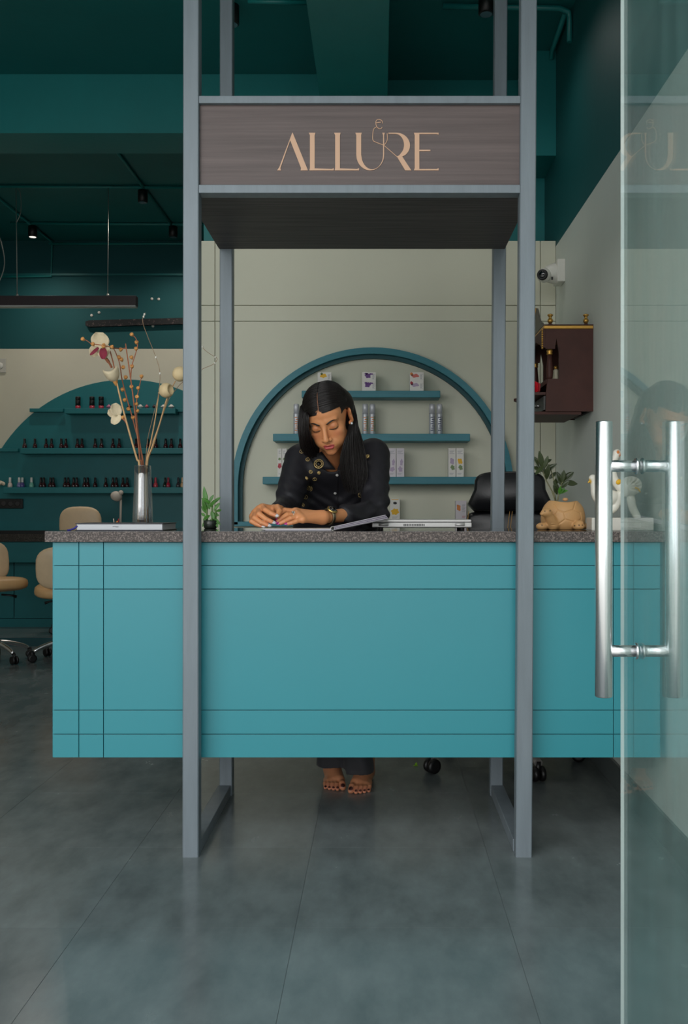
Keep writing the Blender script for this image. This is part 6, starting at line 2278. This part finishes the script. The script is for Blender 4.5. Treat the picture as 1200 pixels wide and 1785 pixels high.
# rounded-top shield profile
def shield(w, h0, h1, r, flare):
    P = []
    for i in range(13):
        a = PI * i / 12
        ex = 0.5
        P.append((math.copysign(abs(math.cos(a)) ** ex, math.cos(a)) * w, h1 - r + r * math.sin(a) ** ex))
    P += [(-w * flare, h0 + 0.03), (-w * flare + 0.03, h0), (w * flare - 0.03, h0), (w * flare, h0 + 0.03)]
    return P
wch = 62 * 4.2 / F
blockpad(BKc, shield(wch, -0.03, 0.152, 0.085, 1.18), 0.052, bkM, 'upper_backrest', m_leather)
blockpad(BKc + Vector((0, 0.015, -0.25)), shield(wch * 1.22, -0.22, 0.225, 0.05, 1.0), 0.045, bkM, 'lower_backrest', m_leather)
for dx in (-0.185, 0.0, 0.012, 0.19):
    ln_ = [BKc + bkM @ Vector((dx - 0.012 * q / 5 * (1 if dx < 0.1 else -1), -0.036, -0.035 - 0.02 * q)) for q in range(6)]
    MB().tube(ln_, 0.0016, 5).build('stitching', m_stitch, t)
sM = Matrix.Rotation(math.radians(-8), 3, 'Z')
blockpad(OC + Vector((0.01, 0.0, 0.50)), [(math.copysign(abs(math.cos(a)) ** .45, math.cos(a)) * 0.24, math.copysign(abs(math.sin(a)) ** .45, math.sin(a)) * 0.235) for a in np.linspace(0, 2 * PI, 28, endpoint=False)], 0.05, sM @ Matrix.Rotation(PI / 2, 3, 'X'), 'seat', m_leather)
MB().tube(spline([OC + Vector((0, 0.10, 0.45)), OC + Vector((0.02, 0.26, 0.47)), BKc + Vector((0, 0.05, -0.40)), BKc + Vector((0, 0.04, -0.2))], 14), 0.02, 8).build('back_bracket', m_black, t)
MB().lathe([(0.03, 0.11), (0.03, 0.28), (0.02, 0.285), (0.02, 0.45)], OC, 16).build('gas_lift', m_black, t)
m_nylon = mat('grey_nylon_base', (150, 146, 142), 0.35, metal=0.5)
a0 = math.atan2(3.775 - OC.y, 0.215 - OC.x)
for k in range(5):
    a_ = a0 + 2 * PI * k / 5
    d = Vector((math.cos(a_), math.sin(a_), 0))
    R0 = (Vector((0.215, 3.775, 0)) - OC).length if k == 0 else 0.33
    R0 = min(R0, 0.40)
    if a0 is not None and k in (2, 3) and (OC + d * R0).x > XR - 0.06: R0 = (XR - 0.07 - OC.x) / max(d.x, 0.1)
    lg = MB().tube([OC + d * 0.02 + Vector((0, 0, 0.115)), OC + d * (R0 * 0.6) + Vector((0, 0, 0.10)), OC + d * (R0 + 0.005) + Vector((0, 0, 0.074))], [0.024, 0.020, 0.017], 10).build('leg', m_nylon, t)
    w = d.cross(Vector((0, 0, 1)))
    if k == 0:
        w = Vector((0.55, -0.83, 0)).normalized()
    c0 = OC + d * R0 + Vector((0, 0, 0.031))
    cw = MB()
    for s_ in (-1, 1):
        cw.lathe([(0.018, -0.010), (0.029, -0.008), (0.0305, 0.0), (0.029, 0.008), (0.018, 0.010)], c0 + w * s_ * 0.015, 20, axis=w)
    cw.tube([c0, c0 + Vector((0, 0, 0.05))], 0.011, 10)
    cw.build('caster', m_black, lg)

# ---- scrap of leaf on the floor
lp_ = at(725, 1334, 3.88); lp_.z = 0.0006
tl = thing('leaf_scrap', 'tiny bright green leaf scrap lying on the stone floor beside the chair caster', 'leaf', lp_)
leafshape(lp_ + Vector((-0.010, 0, 0.001)), (1, -0.2, 0.25), 0.02, 0.006, (0, -0.3, 1), mat('lime_leaf', (128, 176, 40), 0.5), tl, 'blade')
leafshape(lp_ + Vector((0.0, 0.002, 0.001)), (0.2, -0.6, 0.9), 0.016, 0.005, (0, -0.8, 0.3), mat('lime_leaf', (128, 176, 40), 0.5), tl, 'blade')
